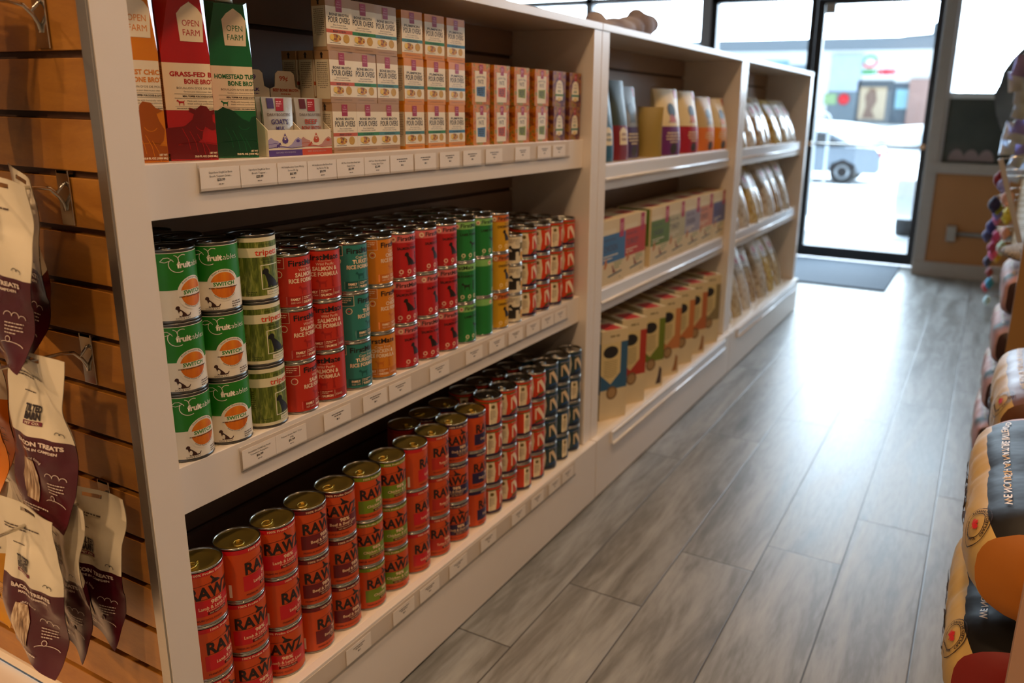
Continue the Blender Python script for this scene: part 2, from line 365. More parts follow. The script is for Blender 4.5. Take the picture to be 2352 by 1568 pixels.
f = b.build('window_1'); structure(f, 'silver framed shop window left of the entrance')
b = MB(); b.box(-4.17,-1.35,7.095,7.101,.57,2.77,GLASS); b.build('glass_pane', f)
b = MB()
b.box(-1.30,-1.245,Y0,Y1,0,2.78,FRD); b.box(-1.30,.60,Y0,Y1,2.105,2.165,FRD); b.box(-1.30,.60,Y0,Y1,2.72,2.78,FRD)
b.box(-.462,-.412,Y0,Y1,0,2.12,FRD); b.box(.552,.60,Y0,Y1,0,2.78,FRD); b.box(-1.30,-.45,Y0,Y1,0,.10,FRD)
f = b.build('window_2'); structure(f, 'black framed sidelight and transom beside the door')
b = MB(); b.box(-1.25,-.46,7.095,7.101,.1,2.11,GLASS); b.box(-1.25,.56,7.095,7.101,2.16,2.73,GLASS); b.build('glass_pane', f)
d = empty('door_1', (-.40,7.08,0)); structure(d, 'black framed glass entrance door')
b = MB(); O = -.40
b.box(-.408-O,-.348-O,-.03,.03,.012,2.10,FRD); b.box(.488-O,.548-O,-.03,.03,.012,2.10,FRD); b.box(-.35-O,.49-O,-.03,.03,.012,.108,FRD); b.box(-.35-O,.49-O,-.03,.03,2.06,2.10,FRD)
b.build('door_frame', d, .002)
b = MB(); b.box(-.35-O,.49-O,-.004,.004,.105,2.065,GLASS); b.build('glass_pane', d)
b = MB(); b.tube([(-.36-O,-.07,.965),(.50-O,-.07,.97)], .009, CHROME); b.box(-.385-O,-.345-O,-.08,-.03,.945,.985,CHROME); b.box(.485-O,.525-O,-.08,-.03,.95,.99,CHROME); b.build('door_handle', d)
b = MB(); b.box(-.335-O,-.255-O,-.09,-.03,1.985,2.06,ALU); b.build('door_closer', d, .003)
# window wall to the right, standing a little further in
W0, W1 = 6.75, 6.87
b = MB(); b.box(.60,3.2,W0+.02,W1,0,.80,PANEL); structure(b.build('wall_window_base'), 'tan timber panel under the right window')
b = MB(); b.box(.555,.645,W0,W1+.2,0,2.8,FRW); b.box(.60,3.2,W0-.02,W1,.79,.868,FRW)
structure(b.build('trim_1', None, .004), 'grey trim framing the right window and sill')
b = MB(); b.box(.56,3.2,W0-.012,W1,0,.112,FRW); structure(b.build('baseboard_right', None, .004), 'grey baseboard under the tan panel')
b = MB(); b.box(.61,.665,W0+.02,W1,.868,2.8,FRM); b.box(1.9,1.96,W0+.02,W1,.868,2.8,FRM); b.box(.6,3.2,W0+.02,W1,2.74,2.8,FRM)
f = b.build('window_3'); structure(f, 'large window on the right above the tan panel')
b = MB(); b.box(.65,3.2,W0+.06,W0+.066,.868,2.75,GLASS); b.build('glass_pane', f)
b = MB(); b.box(.6,3.2,W0,7.1,2.8,3.0,WALLP); b.box(.6,3.2,W1,7.1,0,.78,WALLP); structure(b.build('wall_window_return'), 'wall above and behind the right window')
# ---------------------------------------------------------------- fittings of the ceiling lamps and of the added fill lamps (the lights sit right below them)
for lx, ly in LAMPS:
    b = MB(); b.lathe([(.115,2.985),(.12,2.975),(.12,2.962),(.085,2.962),(.085,2.985)], mat('lamp_trim','#e8e2d8',.4), 24)
    o = b.build('ceiling_and_fill_light'); o.location = (lx, ly, .015)
    tag(o, 'round fitting of the ceiling lamps and added fill lamps', 'ceiling light', 'recessed ceiling lights')
# ================================================================ gondola shelving, three units
D = .26; PW = .05
UY = [(.6457,2.1155),(2.1175,3.5845),(3.5865,5.0665)]
S1 = [1.1318,1.055,1.050]; S2 = [.6772,.672,.662]
BACKW = mat('brown_back_slats', '#957a66', .45, var=.1, scale=4, stretch=(1,1,5))
def slat_back(mb, y0, y1, z0, z1, x):
    z = 1.355
    while z > z0+.03: z -= .1875
    zz = [z0]; k = z
    while k < z1-.01:
        if k-.005 > zz[-1]: mb.box(x-.016, x, y0, y1, zz[-1], k-.005, BACKW)
        mb.box(x-.016, x-.009, y0, y1, k-.005, k+.005, GROOVE); zz.append(k+.005); k += .1875
    mb.box(x-.016, x, y0, y1, zz[-1], z1, BACKW)
unames = ['white shelving unit nearest the viewer, full of cans and cartons','middle white shelving unit holding boxes and coloured pouches','farthest white shelving unit near the door, holding clear treat bags']
for i, (y0, y1) in enumerate(UY):
    u = empty('shelving_unit', (0, y0, 0)); tag(u, unames[i], 'shelving unit', 'white shelving units along the aisle'); L = y1-y0
    for k, (a, e) in enumerate(((0,PW),(L-PW,L))):
        b = MB(); b.box(-D-.03, 0, a+(.0135 if i+k == 0 else 0), e, .205, 1.4262, LAM)
        if i+k == 0: b.box(-.0014, 0, 0, .0135, .205, 1.4262, LAM)
        b.build('side_panel', u, .0012 if i+k else 0)
    b = MB(); b.box(-D-.03, .002, .0135 if i == 0 else 0, L, 1.4264, 1.446, LAM); b.build('top_panel', u, .0012)
    b = MB(); slat_back(b, PW+.0005, L-PW-.0005, .205, 1.426, -D); b.build('back_panel', u)
    for z in (S1[i], S2[i]):
        b = MB(); b.box(-D+.001, -.043, PW+.001, L-PW-.001, z-.02, z, LAMIN); b.box(-.043, -.025, PW+.001, L-PW-.001, z-.078, z, LAM); b.build('shelf', u, .001)
    b = MB(); e0 = .0135 if i == 0 else .001; b.box(-D-.03, .005, e0, L-.001, .185, .2037, LAMIN); b.box(.005, .0228, .001, L-.001, .006, .2037, LAM); b.box(-D-.03, .005, e0, L-.001, 0, .184, LAM); b.build('base', u, .001)
    if i:
        for z in (S1[i], S2[i]):
            b = MB(); RAIL = mat('glossy_price_rail', '#e6e8ee', .16, coat=.6, var=.01)
            b.box(-.025, -.019, PW+.04, L-PW-.05, z-.045, z-.006, RAIL); b.tube([(-.016,PW+.04,z-.044),(-.016,L-PW-.05,z-.044)], .0045, RAIL); b.build('price_rail', u)
        b = MB(); b.box(.0229, .029, PW+.06, L-PW-.05, .152, .196, RAIL); b.tube([(.0305,PW+.06,.155),(.0305,L-PW-.05,.155)], .0045, RAIL); b.tube([(.030,PW+.06,.194),(.030,L-PW-.05,.194)], .0025, RAIL); b.build('price_rail', u)
# ---------------------------------------------------------------- slatwall end panel
sw = empty('slatwall_panel', (-.6,.66,0)); tag(sw, 'maple slatwall end panel with metal hooks, left of the shelving', 'slatwall')
b = MB(); zs = [.225]; k = .358-.0762
YF = .6457
while k < 2.0:
    b.box(-1.3+.6, -.022+.6, YF-.66, -.0013, zs[-1], k-.0048, WOOD); b.box(-.7, .578, YF-.66+.008, -.0013, k-.0048, k+.0048, GROOVE); zs.append(k+.0048); k += .0762
b.build('slat_board', sw, .0008)
b = MB(); b.box(.578, .5985, YF-.66-.003, -.0013, .2, zs[-1], ALU); b.build('edge_trim', sw, .0008)
b = MB(); b.box(-.7, .5985, YF-.66-.004, -.0013, .206, .224, LAMIN); b.build('bottom_trim', sw, .0008)
b = MB(); b.box(-1.3, -.03, .20, YF-.002, 0, .200, LAM); o = b.build('display_plinth', None, .002); tag(o, 'low pale plinth on the floor below the slatwall hooks', 'plinth')
# ================================================================ cans
def cyl(r):
    return lambda u, v, o: ((r+o)*math.cos(u/r), (r+o)*math.sin(u/r), v)
def can(name, r, h, base, prims, lid, lmat=None, dull=False):
    root = empty(name); st = STEELD if dull else STEEL; R_ = r*1000
    b = MB(); b.lathe([(r-.004,.0005),(r-.0005,.0),(r+.0004,.0015),(r-.0002,.0035),(r-.0012,.0045),(r-.0012,h-.005),(r-.0002,h-.0040),(r+.0005,h-.0018),(r+.0001,h-.0002),(r-.0012,h-.0002),(r-.0018,h-.0035)], st, 44, caps=False)
    b.lathe([(0,.002),(r-.004,.002)], st, 24, caps=False); b.build('can_body', root, fix=False)
    b = MB(); b.lathe([(r-.0017,h-.0034),(r-.004,h-.0040),(r-.006,h-.0030),(r-.009,h-.0034),(r-.011,h-.0028),(r-.013,h-.0034),(0,h-.0032)], lid, 36, caps=False); lo = b.build('lid', root, fix=False)
    b = MB(); t = h-.0022
    ring = [(.0185+.0105*math.cos(a), .0082*math.sin(a), t+.0009) for a in (2*PI*k/14 for k in range(14))]
    b.tube(ring, .0014, lid, 6, closed=True); b.box(.002,.013,-.003,.003,t-.0006,t+.0010,lid); o = b.build('pull_tab', lo); o.rotation_euler = (0,0,-1.1)
    b = MB(); n = 64; v = []; f = []; bm_ = C(base) if isinstance(base, str) else base
    for z in (.0045, h-.0050):
        for k in range(n): v.append((r*math.cos(2*PI*k/n), r*math.sin(2*PI*k/n), z))
    for k in range(n): f.append((k,(k+1)%n,n+(k+1)%n,n+k))
    b.add(v, f, bm_, True); art(b, prims, cyl(r), 4.0); b.build('paper_label', root, fix=False)
    return Proto(root)
FG, FC, FB = '#1f7d1c', '#efe6d4', '#3d1c12'
PUMP = ramp_mat('pumpkin_print', [(.3,'#b8480a'),(.55,'#e07a12'),(.8,'#eda51f')], 55, .42, stretch=(1,1,.12))
fr = [R(-119,50,119,104.5,FG,1), CI(0,43,25.5,FC,2,30), CI(0,43,20.5,PUMP,3,34), R(-22,39.5,22,48.5,FC,4), T('SWITCH',0,42.3,5.6,FG,5,w=33,b=.03), T('FOOD TRANSITION SUPPLEMENT',0,38.0,1.9,FB,5,w=46,b=.03),
      T('Fresh Pumpkin Blend',0,65.2,2.2,FB,5,w=36,arc=22.3), T('Switch Foods with Ease',0,20.4,2.2,FB,5,w=38,arc=-22.3),
      T('fruit',-22,82.5,8.6,FC,4,w=22,al='l',b=.05), T('ables',1.2,82.5,8.6,FC,4,w=25,al='l',b=-.005), ARC(-20,88,13,150,300,1.1,FC,4,18,ry=12), ARC(-26.5,94,7.5,-20,80,1.0,FC,4,10), ARC(-12.5,94,7.5,60,170,1.0,FC,4,10),
      LN([(-44,93),(-39,98),(-33,98.5),(-28,95),(-26,92)],.9,FC,4), LN([(-44,93),(-38,91.5),(-33,93),(-28,95.5)],.9,FC,4),
      PG(DOGSIT,FB,3,17,-30,9), CI(-23.5,14,2.4,FC,4,10,ry=4), T('DOG & CAT',-20,5.6,2.4,FB,4,w=21), GK(-76,-52,96,8,1.7,2.0,'#b9d2a6',3,3), GK(-78,-50,44,8,1.7,2.2,'#6b5c50',3,4), R(-66,57,-59,68,'#cfd8c2',3), CI(-70,57,3,'#8a2a1a',3,12), GK(10,30,14,3,1.6,2,'#6b5c50',3,5), T('fruitables',-75,10,2.5,FB,3)]
P_fruit = can('food_can', .038, .1105, FC, fr, STEELD, dull=True)
GRASS = ramp_mat('grass_print', [(.28,'#37440f'),(.45,'#58691c'),(.58,'#7d8a36'),(.72,'#a3a45a')], 95, .42, stretch=(2.2,2.2,.35), dist=1.2, detail=5)
TC, TR_ = '#e3dcba', '#d0421c'
tp = [R(-119,10,119,99,GRASS,1), R(-119,74,119,89.5,TC,2), T('tripett',0,77,9.5,TR_,4,w=43,b=.02), T('green beef tripe',0,93,3,'#42500f',3,w=30), T('Green Beef',0,68.5,3.4,'#2a3010',3,w=26,slant=.25), T('Formula',0,63.5,3.4,'#2a3010',3,w=20,slant=.25),
      R(-14,20,25,61,'#e9e6d0',2), R(-12.6,21.4,23.6,59.6,GRASS,3), PG(DOGSIT,'#151518',4,32,-12,23,), T('FOR DOGS',10,13,2.2,'#5a4a20',3,w=24), R(-6,10.5,40,18,TC,2), GK(-75,-45,66,10,1.5,2.2,'#3c4a12',3,8), GK(-40,-20,16,2,1.3,2,'#3c4a12',3,8)]
P_tripe = can('food_can', .038, .1110, TC, tp, STEELD, dull=True)
def firstmate(base, flav, dark, ln2='RICE FORMULA', sub='Wild Pacific', cream='#f3d8b8', blk='#1c1210'):
    return [R(-62,72,-36,92,cream,1), R(-61.2,72.8,-36.8,91.2,dark,2), GK(-59,-40,86,3,1.5,2.2,cream,4,2), CI(-46,62,6.2,cream,2,18), CI(-46,62,4.9,base,3,18), PG(MAPLE,'#b5202a',4,3.4,-46,61),
            T('FirstMate',2,76,10,blk,3,w=62,b=.022), T('The Best of Nature',4,73.2,1.8,cream,3,w=24), T(sub,4,66,5,cream,3,w=33), T(flav,4,56.5,7.2,cream,3,w=46,b=.035), T(ln2,0,46.5,7.2,cream,3,w=60,b=.035),
            PG(DOGSTAND,dark,2,15,-14,26), LN([(16,26),(17,36),(16,41)],3.2,dark,2), CI(16.5,44,2.3,dark,2,10), LN([(16,36),(19,26)],2.6,dark,2), R(-36,8,44,23,dark,2), T('FAMILY',-20,15.4,4.2,cream,3,w=17,b=.05), T('SIZE CAN',-20,10,3,cream,3,w=17), R(-8.5,9,-8,22,cream,3), T(flav.split()[0],4,9.6,4.2,cream,3,w=20,b=.05), GK(-6,14,19.5,2,1.3,1.5,cream,3,5), T('354G',26,11,4,cream,3,w=14), R(17,9,17.5,22,cream,3), R(108,20,113,70,cream,2)]
P_sal = can('food_can', .0363, .0965, '#c22d18', firstmate('#c22d18','SALMON &','#a51c10'), STEEL)
P_tur = can('food_can', .0363, .0965, '#2c8078', firstmate('#2c8078','TURKEY &','#105a55',sub='Cage Free'), STEEL)
P_chi = can('food_can', .0363, .0965, '#d98216', firstmate('#d98216','CHICKEN &','#c96c16',sub='Cage Free'), STEEL)
def fm2(base, band, flav, badge='#e8b8a0', blk='#241410', scene_='dog'):
    L = [R(-114,76,114,92,band,1), CI(-36,83,5.4,'#f0d2b4',2,16), PG(MAPLE,'#b5202a',3,3.1,-36,82), T('FirstMate',0,80,8.6,blk,3,w=56,b=.022), T('Wild Pacific' if scene_ == 'dog' else 'Free Range',2,69.5,3.4,blk,3,w=22), T(flav,0,61.5,5.4,blk,3,w=58,b=.03)]
    for k, x in enumerate((-22,-4,14,30)): L += [CI(x,16,5,badge,2,16), CI(x,16,2.4,base,3,10), GK(x-5,x+5,8,1,1.2,1,badge,2,k)]
    if scene_ == 'dog': L += [PG(DOGSIT,blk,2,27,-14,29), LN([(20,30),(17,42),(16,49)],4,blk,2), CI(15.5,53,2.6,blk,2,10)]
    else: L += [PG(DOGSTAND,blk,2,17,-6,32), LN([(26,32),(26,44),(26,48)],3.4,blk,2), CI(26,51,2.2,blk,2,10)]
    return L
P_red = can('food_can', .0363, .0965, '#bd1c20', fm2('#bd1c20','#de7070','SALMON FORMULA'), STEEL)
P_grn = can('food_can', .0363, .0965, '#1c7f38', fm2('#1c7f38','#86c26a','LAMB FORMULA','#d8d6a8','#1b2a16','field'), STEEL)
P_yel = can('food_can', .0363, .0965, '#d6a018', fm2('#d6a018','#cf6a28','CHICKEN FORMULA','#f1cf8a','#241a10'), STEEL)
P_wht = can('food_can', .030, .0760, '#e6dcc2', [R(-30,12,-6,34,'#2a2622',2), PG(DOGSTAND,'#1d1a18',3,28,-26,22), R(10,10,94,32,'#dba023',1), R(8,40,24,56,'#7a6a2c',2), CI(0,58,9,'#cfc6ae',2,18), GK(-30,0,64,3,1.6,2,'#6a6254',2,6)], STEEL)
def ncan(base, dk, lt, acc):
    return [R(-114,5,114,11,dk,1), R(-114,66,114,69,acc,1), PG([(-8,56),(2,60),(30,22),(20,18)],lt,3), PG([(-44,10),(-24,12),(-20,40),(-24,66),(-44,66)],'#e4d6b4',2), CI(-34,56,5,'#6a5a2a',3,12), GK(-42,-26,44,6,1.6,2.4,'#8a7a5a',3,4), LN([(-8,24),(-8,56)],4,lt,3), LN([(28,22),(28,62)],3,lt,3), ARC(14,12,26,30,150,4,acc,2,14,ry=9), ARC(14,9,30,20,160,3,dk,3,14,ry=7), CI(36,58,4.5,'#9fb4c8',3,12), T('grain free',4,64,3,lt,3,w=30)]
P_nor = can('food_can', .0363, .0790, '#cf3a12', ncan('#cf3a12','#1d1c3c','#f0dcc0','#46641c'), STEEL)
DOTS = ramp_mat('dotted_teal_print', [(.35,'#152428'),(.55,'#24444e'),(.75,'#6d8078')], 420, .42)
P_nbl = can('food_can', .0363, .0800, DOTS, ncan('#1f3440','#12203c','#e2c9a4','#1c4a86'), STEEL)
def rawz(band, l1, pate=True):
    ob = '#240e08'; cr_ = '#f0c9a2'
    return [R(-119,88.5,119,96.3,band,1), T('100% Profits Donated',0,90.6,3.8,cr_,3,w=60,b=.025), R(-42,18,56,46,band,1), T('RAWZ',0,49.5,20,ob,3,w=76,b=.035), PG(WOLF,ob,3,15,-3,72), LN([(-38,70),(-20,73),(-3,74.5)],.6,ob,3), LN([(-37,48),(40,48)],.6,ob,3),
            T('98%',4,37,7,cr_,3,w=20,b=.035), T(l1,4,29,5.6,cr_,3,w=58,b=.02), T('Packed in Broth',4,25,2.8,cr_,3,w=34), R(-12,19,22,23.8,'#5a130a',2), T('98% MEAT PATE',5,20.2,2.4,cr_,3,w=28), T('PREMIUM DOG FOOD',-14,9.5,3.4,'#7a2208',3,w=50,b=.02), GK(70,100,80,16,1.6,1.8,'#f0c9a2',3,9), R(-66,10,-61,34,'#e8dcc8',2)]
RB = '#cc4a0a'
P_rz = {k: can('food_can', .038, .1010, RB, rawz(c, t), GOLD) for k, c, t in (('lamb','#c8101c','Lamb & Lamb Liver'),('beef','#6c0f18','Beef & Beef Liver'),('chicken','#6f8a10','Chicken & Liver'),('turkey','#b92714','Turkey & Turkey Liver'),('duck','#231546','Duck & Duck Liver'))}
# middle shelf: columns from left to right
mid = [('A',P_fruit,.7671,.038,.1105,'green and white pumpkin can','leftmost column, middle shelf',(14,-4,4)),
 ('B',P_fruit,.8396,.038,.1105,'green and white pumpkin can','second column, middle shelf',(-17,-12,-15)),
 ('C',P_tripe,.9200,.038,.1110,'grass-print can with red lettering','third column, middle shelf',(-2,0,10)),
 ('D',P_sal,.9939,.0363,.0965,'salmon red can','column right of the grass-print cans',(2,6,24)),
 ('E',P_sal,1.0676,.0363,.0965,'salmon red can','column left of the teal cans',(-36,-30,-50)),
 ('F',P_tur,1.1375,.0363,.0965,'teal can','teal column, middle shelf',(-4,22,-8)),
 ('G',P_chi,1.2200,.0363,.0965,'orange-yellow can','column right of the teal cans',(20,14,-38)),
 ('H',P_red,1.2812,.0363,.0965,'crimson can','crimson column beside the orange-yellow cans',(-6,-14,8)),
 ('I',P_red,1.3520,.0363,.0965,'crimson can','middle crimson column',(12,16,-8)),
 ('J',P_red,1.4261,.0363,.0965,'crimson can','crimson column beside the green cans',(0,-10,0)),
 ('K',P_grn,1.4993,.0363,.0965,'green can','left green column',(-6,-40,6)),
 ('L',P_grn,1.5737,.0363,.0965,'green can','right green column',(4,52,58)),
 ('M',P_yel,1.6469,.0363,.0965,'yellow can','yellow column, middle shelf',(2,6,4)),
 ('N',P_wht,1.7154,.030,.0760,'small cream and yellow can','column right of the yellow cans',(-20,-16,-18)),
 ('O',P_nor,1.7975,.0363,.0790,'short orange can','first short column, middle shelf',(0,-4,6)),
 ('P',P_nor,1.8570+.012,.0363,.0790,'short orange can','second short column, middle shelf',(-6,-2,-5)),
 ('Q',P_nor,1.9312+.008,.0363,.0790,'short orange can','third short column, middle shelf',(16,14,18)),
 ('R',P_nor,1.9959+.015,.0363,.0790,'short orange can','last short column, middle shelf',(-20,-16,-24))]
lv = ['bottom','middle','top']
def jit(s): return random.Random(s).uniform(-1,1)
def relax(ys, rs, lo, hi):
    ys = list(ys)
    for _ in range(400):
        ys[0] = max(ys[0], lo+rs[0]); ys[-1] = min(ys[-1], hi-rs[-1])
        for i in range(len(ys)-1):
            g = rs[i]+rs[i+1]+.0012-(ys[i+1]-ys[i])
            if g > 0: ys[i] -= g/2; ys[i+1] += g/2
    return ys
def stack(cols, zb, n_of, xf, backs, lo, hi, shelf):
    rs = [c[3] for c in cols]; ysr = relax([c[2] for c in cols], rs, lo, hi)
    for ci, (key, pr, y, r, h, desc, where, rot) in enumerate(cols):
        n = n_of(key); names = ['bottom','middle','top'] if n == 3 else ['bottom','second lowest','second highest','top']
        y = ysr[ci]
        for row in range(1+backs(key)):
            x = xf-r-row*(2*r+.0020)
            for k in range(n):
                a = math.radians(rot[n-1-k] if row == 0 and n-1-k < len(rot) else 60*jit(key+str(row*7+k)))
                dx = jit(key+'x'+str(k+9*row))*.0002
                if row == 0: pr.put((x+dx, y, zb+k*(h+.0002)+.0004), a, f'{names[k]} {desc}, {where}', 'can', f'cans at the front of the {shelf} shelf')
                else: pr.put((x+dx, y, zb+k*(h+.0002)+.0004), a, f'{desc} in shade behind the {where}', 'can', f'cans behind the {where}')
stack(mid, S2[0], lambda k: 3, -.0245, lambda k: 2 if k != 'C' else 0, .6968, 2.0648, 'middle')
bot = [('1','lamb',.7400,'leftmost column, bottom shelf',(-6,22,14)),('2','lamb',.8190-.003,'second column, bottom shelf',(32,-4,-6)),('3','lamb',.8900,'third column, bottom shelf',(-10,24,-36)),
 ('4','beef',.9680,'first dark-red banded column, bottom shelf',(4,0,26)),('5','beef',1.0440,'second dark-red banded column, bottom shelf',(-26,2,-4)),
 ('6','chicken',1.1190,'left lime-banded column, bottom shelf',(2,-16,10)),('7','chicken',1.1900,'right lime-banded column, bottom shelf',(-12,-20,-26)),
 ('8','lamb',1.2661,'column right of the lime-banded cans',(38,18,12)),('9','turkey',1.3415,'column left of the navy-banded cans',(10,8,-4)),
 ('10','duck',1.4170,'left navy-banded column, bottom shelf',(-16,-44,-30)),('11','duck',1.4930,'right navy-banded column, bottom shelf',(24,14,32))]
bcols = [(k, P_rz[f], y, .038, .1010, {'lamb':'orange can with red band','beef':'orange can with dark red band','chicken':'orange can with lime band','turkey':'orange and red can','duck':'orange can with navy band'}[f], wh, rt) for k, f, y, wh, rt in bot]
ncols = [('12',P_nor,1.5819,.0363,.0790,'short orange can','first short orange column, bottom shelf',(20,10,8,14)),('13',P_nor,1.6560,.0363,.0790,'short orange can','second short orange column, bottom shelf',(-8,-2,-6,-4)),
 ('14',P_nor,1.7443,.0363,.0790,'short orange can','third short orange column, bottom shelf',(14,36,12,38)),('15',P_nor,1.8186,.0363,.0790,'short orange can','fourth short orange column, bottom shelf',(-20,-30,-16,20)),
 ('16',P_nbl,1.8930,.0363,.0800,'short navy patterned can','first navy column, bottom shelf',(-24,-20,-22,-20)),('17',P_nbl,1.9670,.0363,.0800,'short navy patterned can','second navy column, bottom shelf',(-28,-24,34,38)),
 ('18',P_nbl,2.0400-.012,.0363,.0800,'short navy patterned can','last navy column by the panel',(-18,20,-20,-16))]
stack(bcols+ncols, .2037, lambda k: 3 if int(k) < 12 else 4, .0, lambda k: 1 if 9 <= int(k) <= 16 else 0, .6968, 2.0648, 'bottom')
# ================================================================ top shelf of the nearest unit
def pbox(name, w_, d_, h_, base, front, left=(), top=(), bevel=0):
    b = MB(); b.box(-d_/2, d_/2, -w_/2, w_/2, 0, h_, C(base) if isinstance(base,str) else base)
    art(b, front, lambda u, v, o: (d_/2+o, u, v)); art(b, left, lambda u, v, o: (u, -w_/2-o, v)); art(b, top, lambda u, v, o: (v, u, h_+o))
    return b.build(name, fix=False)
FOOD = ramp_mat('food_photo_print', [(.2,'#7a3c10'),(.4,'#c9781c'),(.6,'#e8ac34'),(.8,'#8f8a2a')], 230, .42, kind='vor')
BRN, MAG, INK = '#b18a62', '#a3163a', '#2a2220'
def pour(topc, bandc, flav, head='BONE BROTH', fs=1):
    wf = 60; L = [R(-30,10,30,72,'#efe2c6',1), PG([(-7,64),(7,64),(7,84),(-7,84)],MAG,3), T('the',0,79,2,'#e8b8b8',4,w=5), T('honest',0,75,2.4,'#e8b8b8',4,w=9), T('kitchen',0,70.5,2.4,'#e8b8b8',4,w=10),
         T(head,0,57,4.4,INK,3,w=44,b=.02), T('POUR OVERS',0,46,9.4,INK,3,w=50,b=.015), T('Slow Cooked Stew',0,41.2,2.6,'#6a5a4a',3,w=30,slant=.3), T('100% NATURAL TOPPER',0,37.5,1.8,INK,3,w=40), R(-30,29,30,35,bandc,2), T(flav,0,30.4,3,INK,3,w=30,b=.02),
         CI(-10,21,13,FOOD,3,18,ry=6.5), CI(15,21,7.5,mat('pumpkin_slice_print','#c79a2c',.42,var=.2,scale=300),3,16,ry=7.5), CI(-18,22,5,'#e9c14a',4,12), GK(-24,22,12.4,1,1.1,1,'#8a7a6a',3,7), T('COMPLEMENTS DOG FOOD',0,4,2.2,'#7a5c3c',3,w=44)]
    side = [R(-16,6,16,72,'#dccfb4',1), GK(-13,13,66,14,1.3,1.9,'#7b6c5a',2,3,'c'), PG([(-2,74),(2,74),(2,80),(4,80),(0,85),(-4,80),(-2,80)],INK,2)]
    return pbox('topper_carton', .0600, .034, .0868, topc, L, side)
OR_ = '#d98a22'
def veg(base): return ramp_mat('vegetable_print_'+base, [(.2,'#5e3a1c'),(.38,'#b65d1c'),(.55,'#d98a2c'),(.68,'#7a8436'),(.85,'#e0b45c')], 75, .42, detail=2)
def gf(bandc):
    L = [PG([(-22,6),(18,6),(20,72),(-22,72)],'#efe4ca',2), PG([(-6,66),(7,66),(7,86),(-6,86)],MAG,3), GK(-4,5,80,3,1.4,1.6,'#e8b8b8',4,2), T('GRAIN FREE',-1,58,4.6,INK,3,w=32,arc=60), T('PATE',-1,45,9,INK,3,w=20,b=.01), PG([(-16,19),(14,17),(15,40),(-17,38)],bandc,3), GK(-12,10,33,4,2.4,1.8,INK,4,5,'c')]
    return pbox('topper_carton', .0640, .040, .0885, veg('a'), L, [GK(-14,14,70,10,1.5,2.2,'#5a3a20',2,3)])
def gh(bandc):
    V = ramp_mat('dark_vegetable_print', [(.25,'#3a2030'),(.42,'#6a3a44'),(.6,'#a8702c'),(.8,'#6a7a3a')], 70, .42, detail=2)
    L = [PG([(-17,16),(17,16),(19,40),(14,60),(0,70),(-14,60),(-19,40)],'#eee4cc',2), PG([(-6,66),(6,66),(6,84),(-6,84)],MAG,3), GK(-4,4,78,3,1.4,1.6,'#e8b8b8',4,2), T('WHOLE',0,54,4.6,'#6a5a50',3,w=20), T('FOOD',0,46,5,'#6a5a50',3,w=18,b=.01), T('BITES',0,36,5,bandc,3,w=16,b=.03), R(-22,26,22,31,bandc,3), CI(0,18,10,'#e3c88a',3,14,ry=5)]
    return pbox('topper_carton', .0640, .040, .0885, V, L)
TEAL, GRN2, BLU, REDO = '#447f7c', '#2b7d38', '#3a7c9c', '#c85a30'
pb = {'r': pour(BRN,REDO,'BEEF STEW'),'g': pour(BRN,GRN2,'TURKEY'),'t': pour(BRN,TEAL,'CHICKEN'),'ot': pour(OR_,TEAL,'CHICKEN','PUMPKIN'),'og': pour(OR_,GRN2,'TURKEY','PUMPKIN'),'ob': pour(OR_,BLU,'SALMON','PUMPKIN'),
      'b7': gf('#4f7aa8'),'b8': gf('#cf551c'),'b9': gf('#8f9a1c'),'b10': gf('#8f9a1c'),'h1': gh('#4a7a2a'),'h2': gh('#2a7a6c')}
P_pb = {k: Proto(v) for k, v in pb.items()}
ycol = [('r',1.1135,'brown-topped topper carton with red band',3),('g',1.174,'brown-topped topper carton with green band',3),('t',1.235,'brown-topped topper carton with teal band',3),('ot',1.3150,'orange-topped topper carton with teal band',3),('og',1.3870,'orange-topped topper carton with green band',3),('ob',1.4600,'orange-topped topper carton with blue band',3),
        ('b7',1.5550,'vegetable-print carton with blue square',2),('b8',1.6420,'vegetable-print carton with orange square',2),('b9',1.7350,'left vegetable-print carton with olive square',2),('b10',1.8320,'right vegetable-print carton with olive square',2),('h1',1.9270,'purple carton with cream arch, green stripe',2),('h2',2.0180,'purple carton with cream arch, teal stripe',2)]
for ci, (k, y, desc, n) in enumerate(ycol):
    hh = .0868 if n == 3 else .0885
    dep = .034 if n == 3 else .04
    for row in range(3):
        for lvk in range(n):
            if row and lvk == 2: continue
            nm = (['bottom','middle','top'] if n == 3 else ['lower','upper'])[lvk]
            dy = jit(k+str(lvk)+str(row))*.0016; rz = math.radians(jit(k+'r'+str(lvk)+str(row))*1.5 + (-3 if lvk == n-1 else 0))
            yy = min(y+dy, 2.0310) if n == 2 else y+dy
            x = -.030-dep/2-row*(dep+.005)
            P_pb[k].put((x, yy, S1[0]+lvk*(hh+.0003)+.0003), rz, (f'{desc}, {nm} one of its stack at the front' if row == 0 else f'{desc}, behind the front carton of its column'), 'carton', ('' if row == 0 else 'rear ')+desc+'s')
for j, (y, row) in enumerate([(1.047,0),(.982,0),(1.047,1)]):
    P_pb['r'].put((-.1635-.0385*row, y, S1[0]+.0003), math.radians(2), 'brown-topped carton with red band in shade behind the sachet trays', 'carton', 'cartons behind the sachet trays')
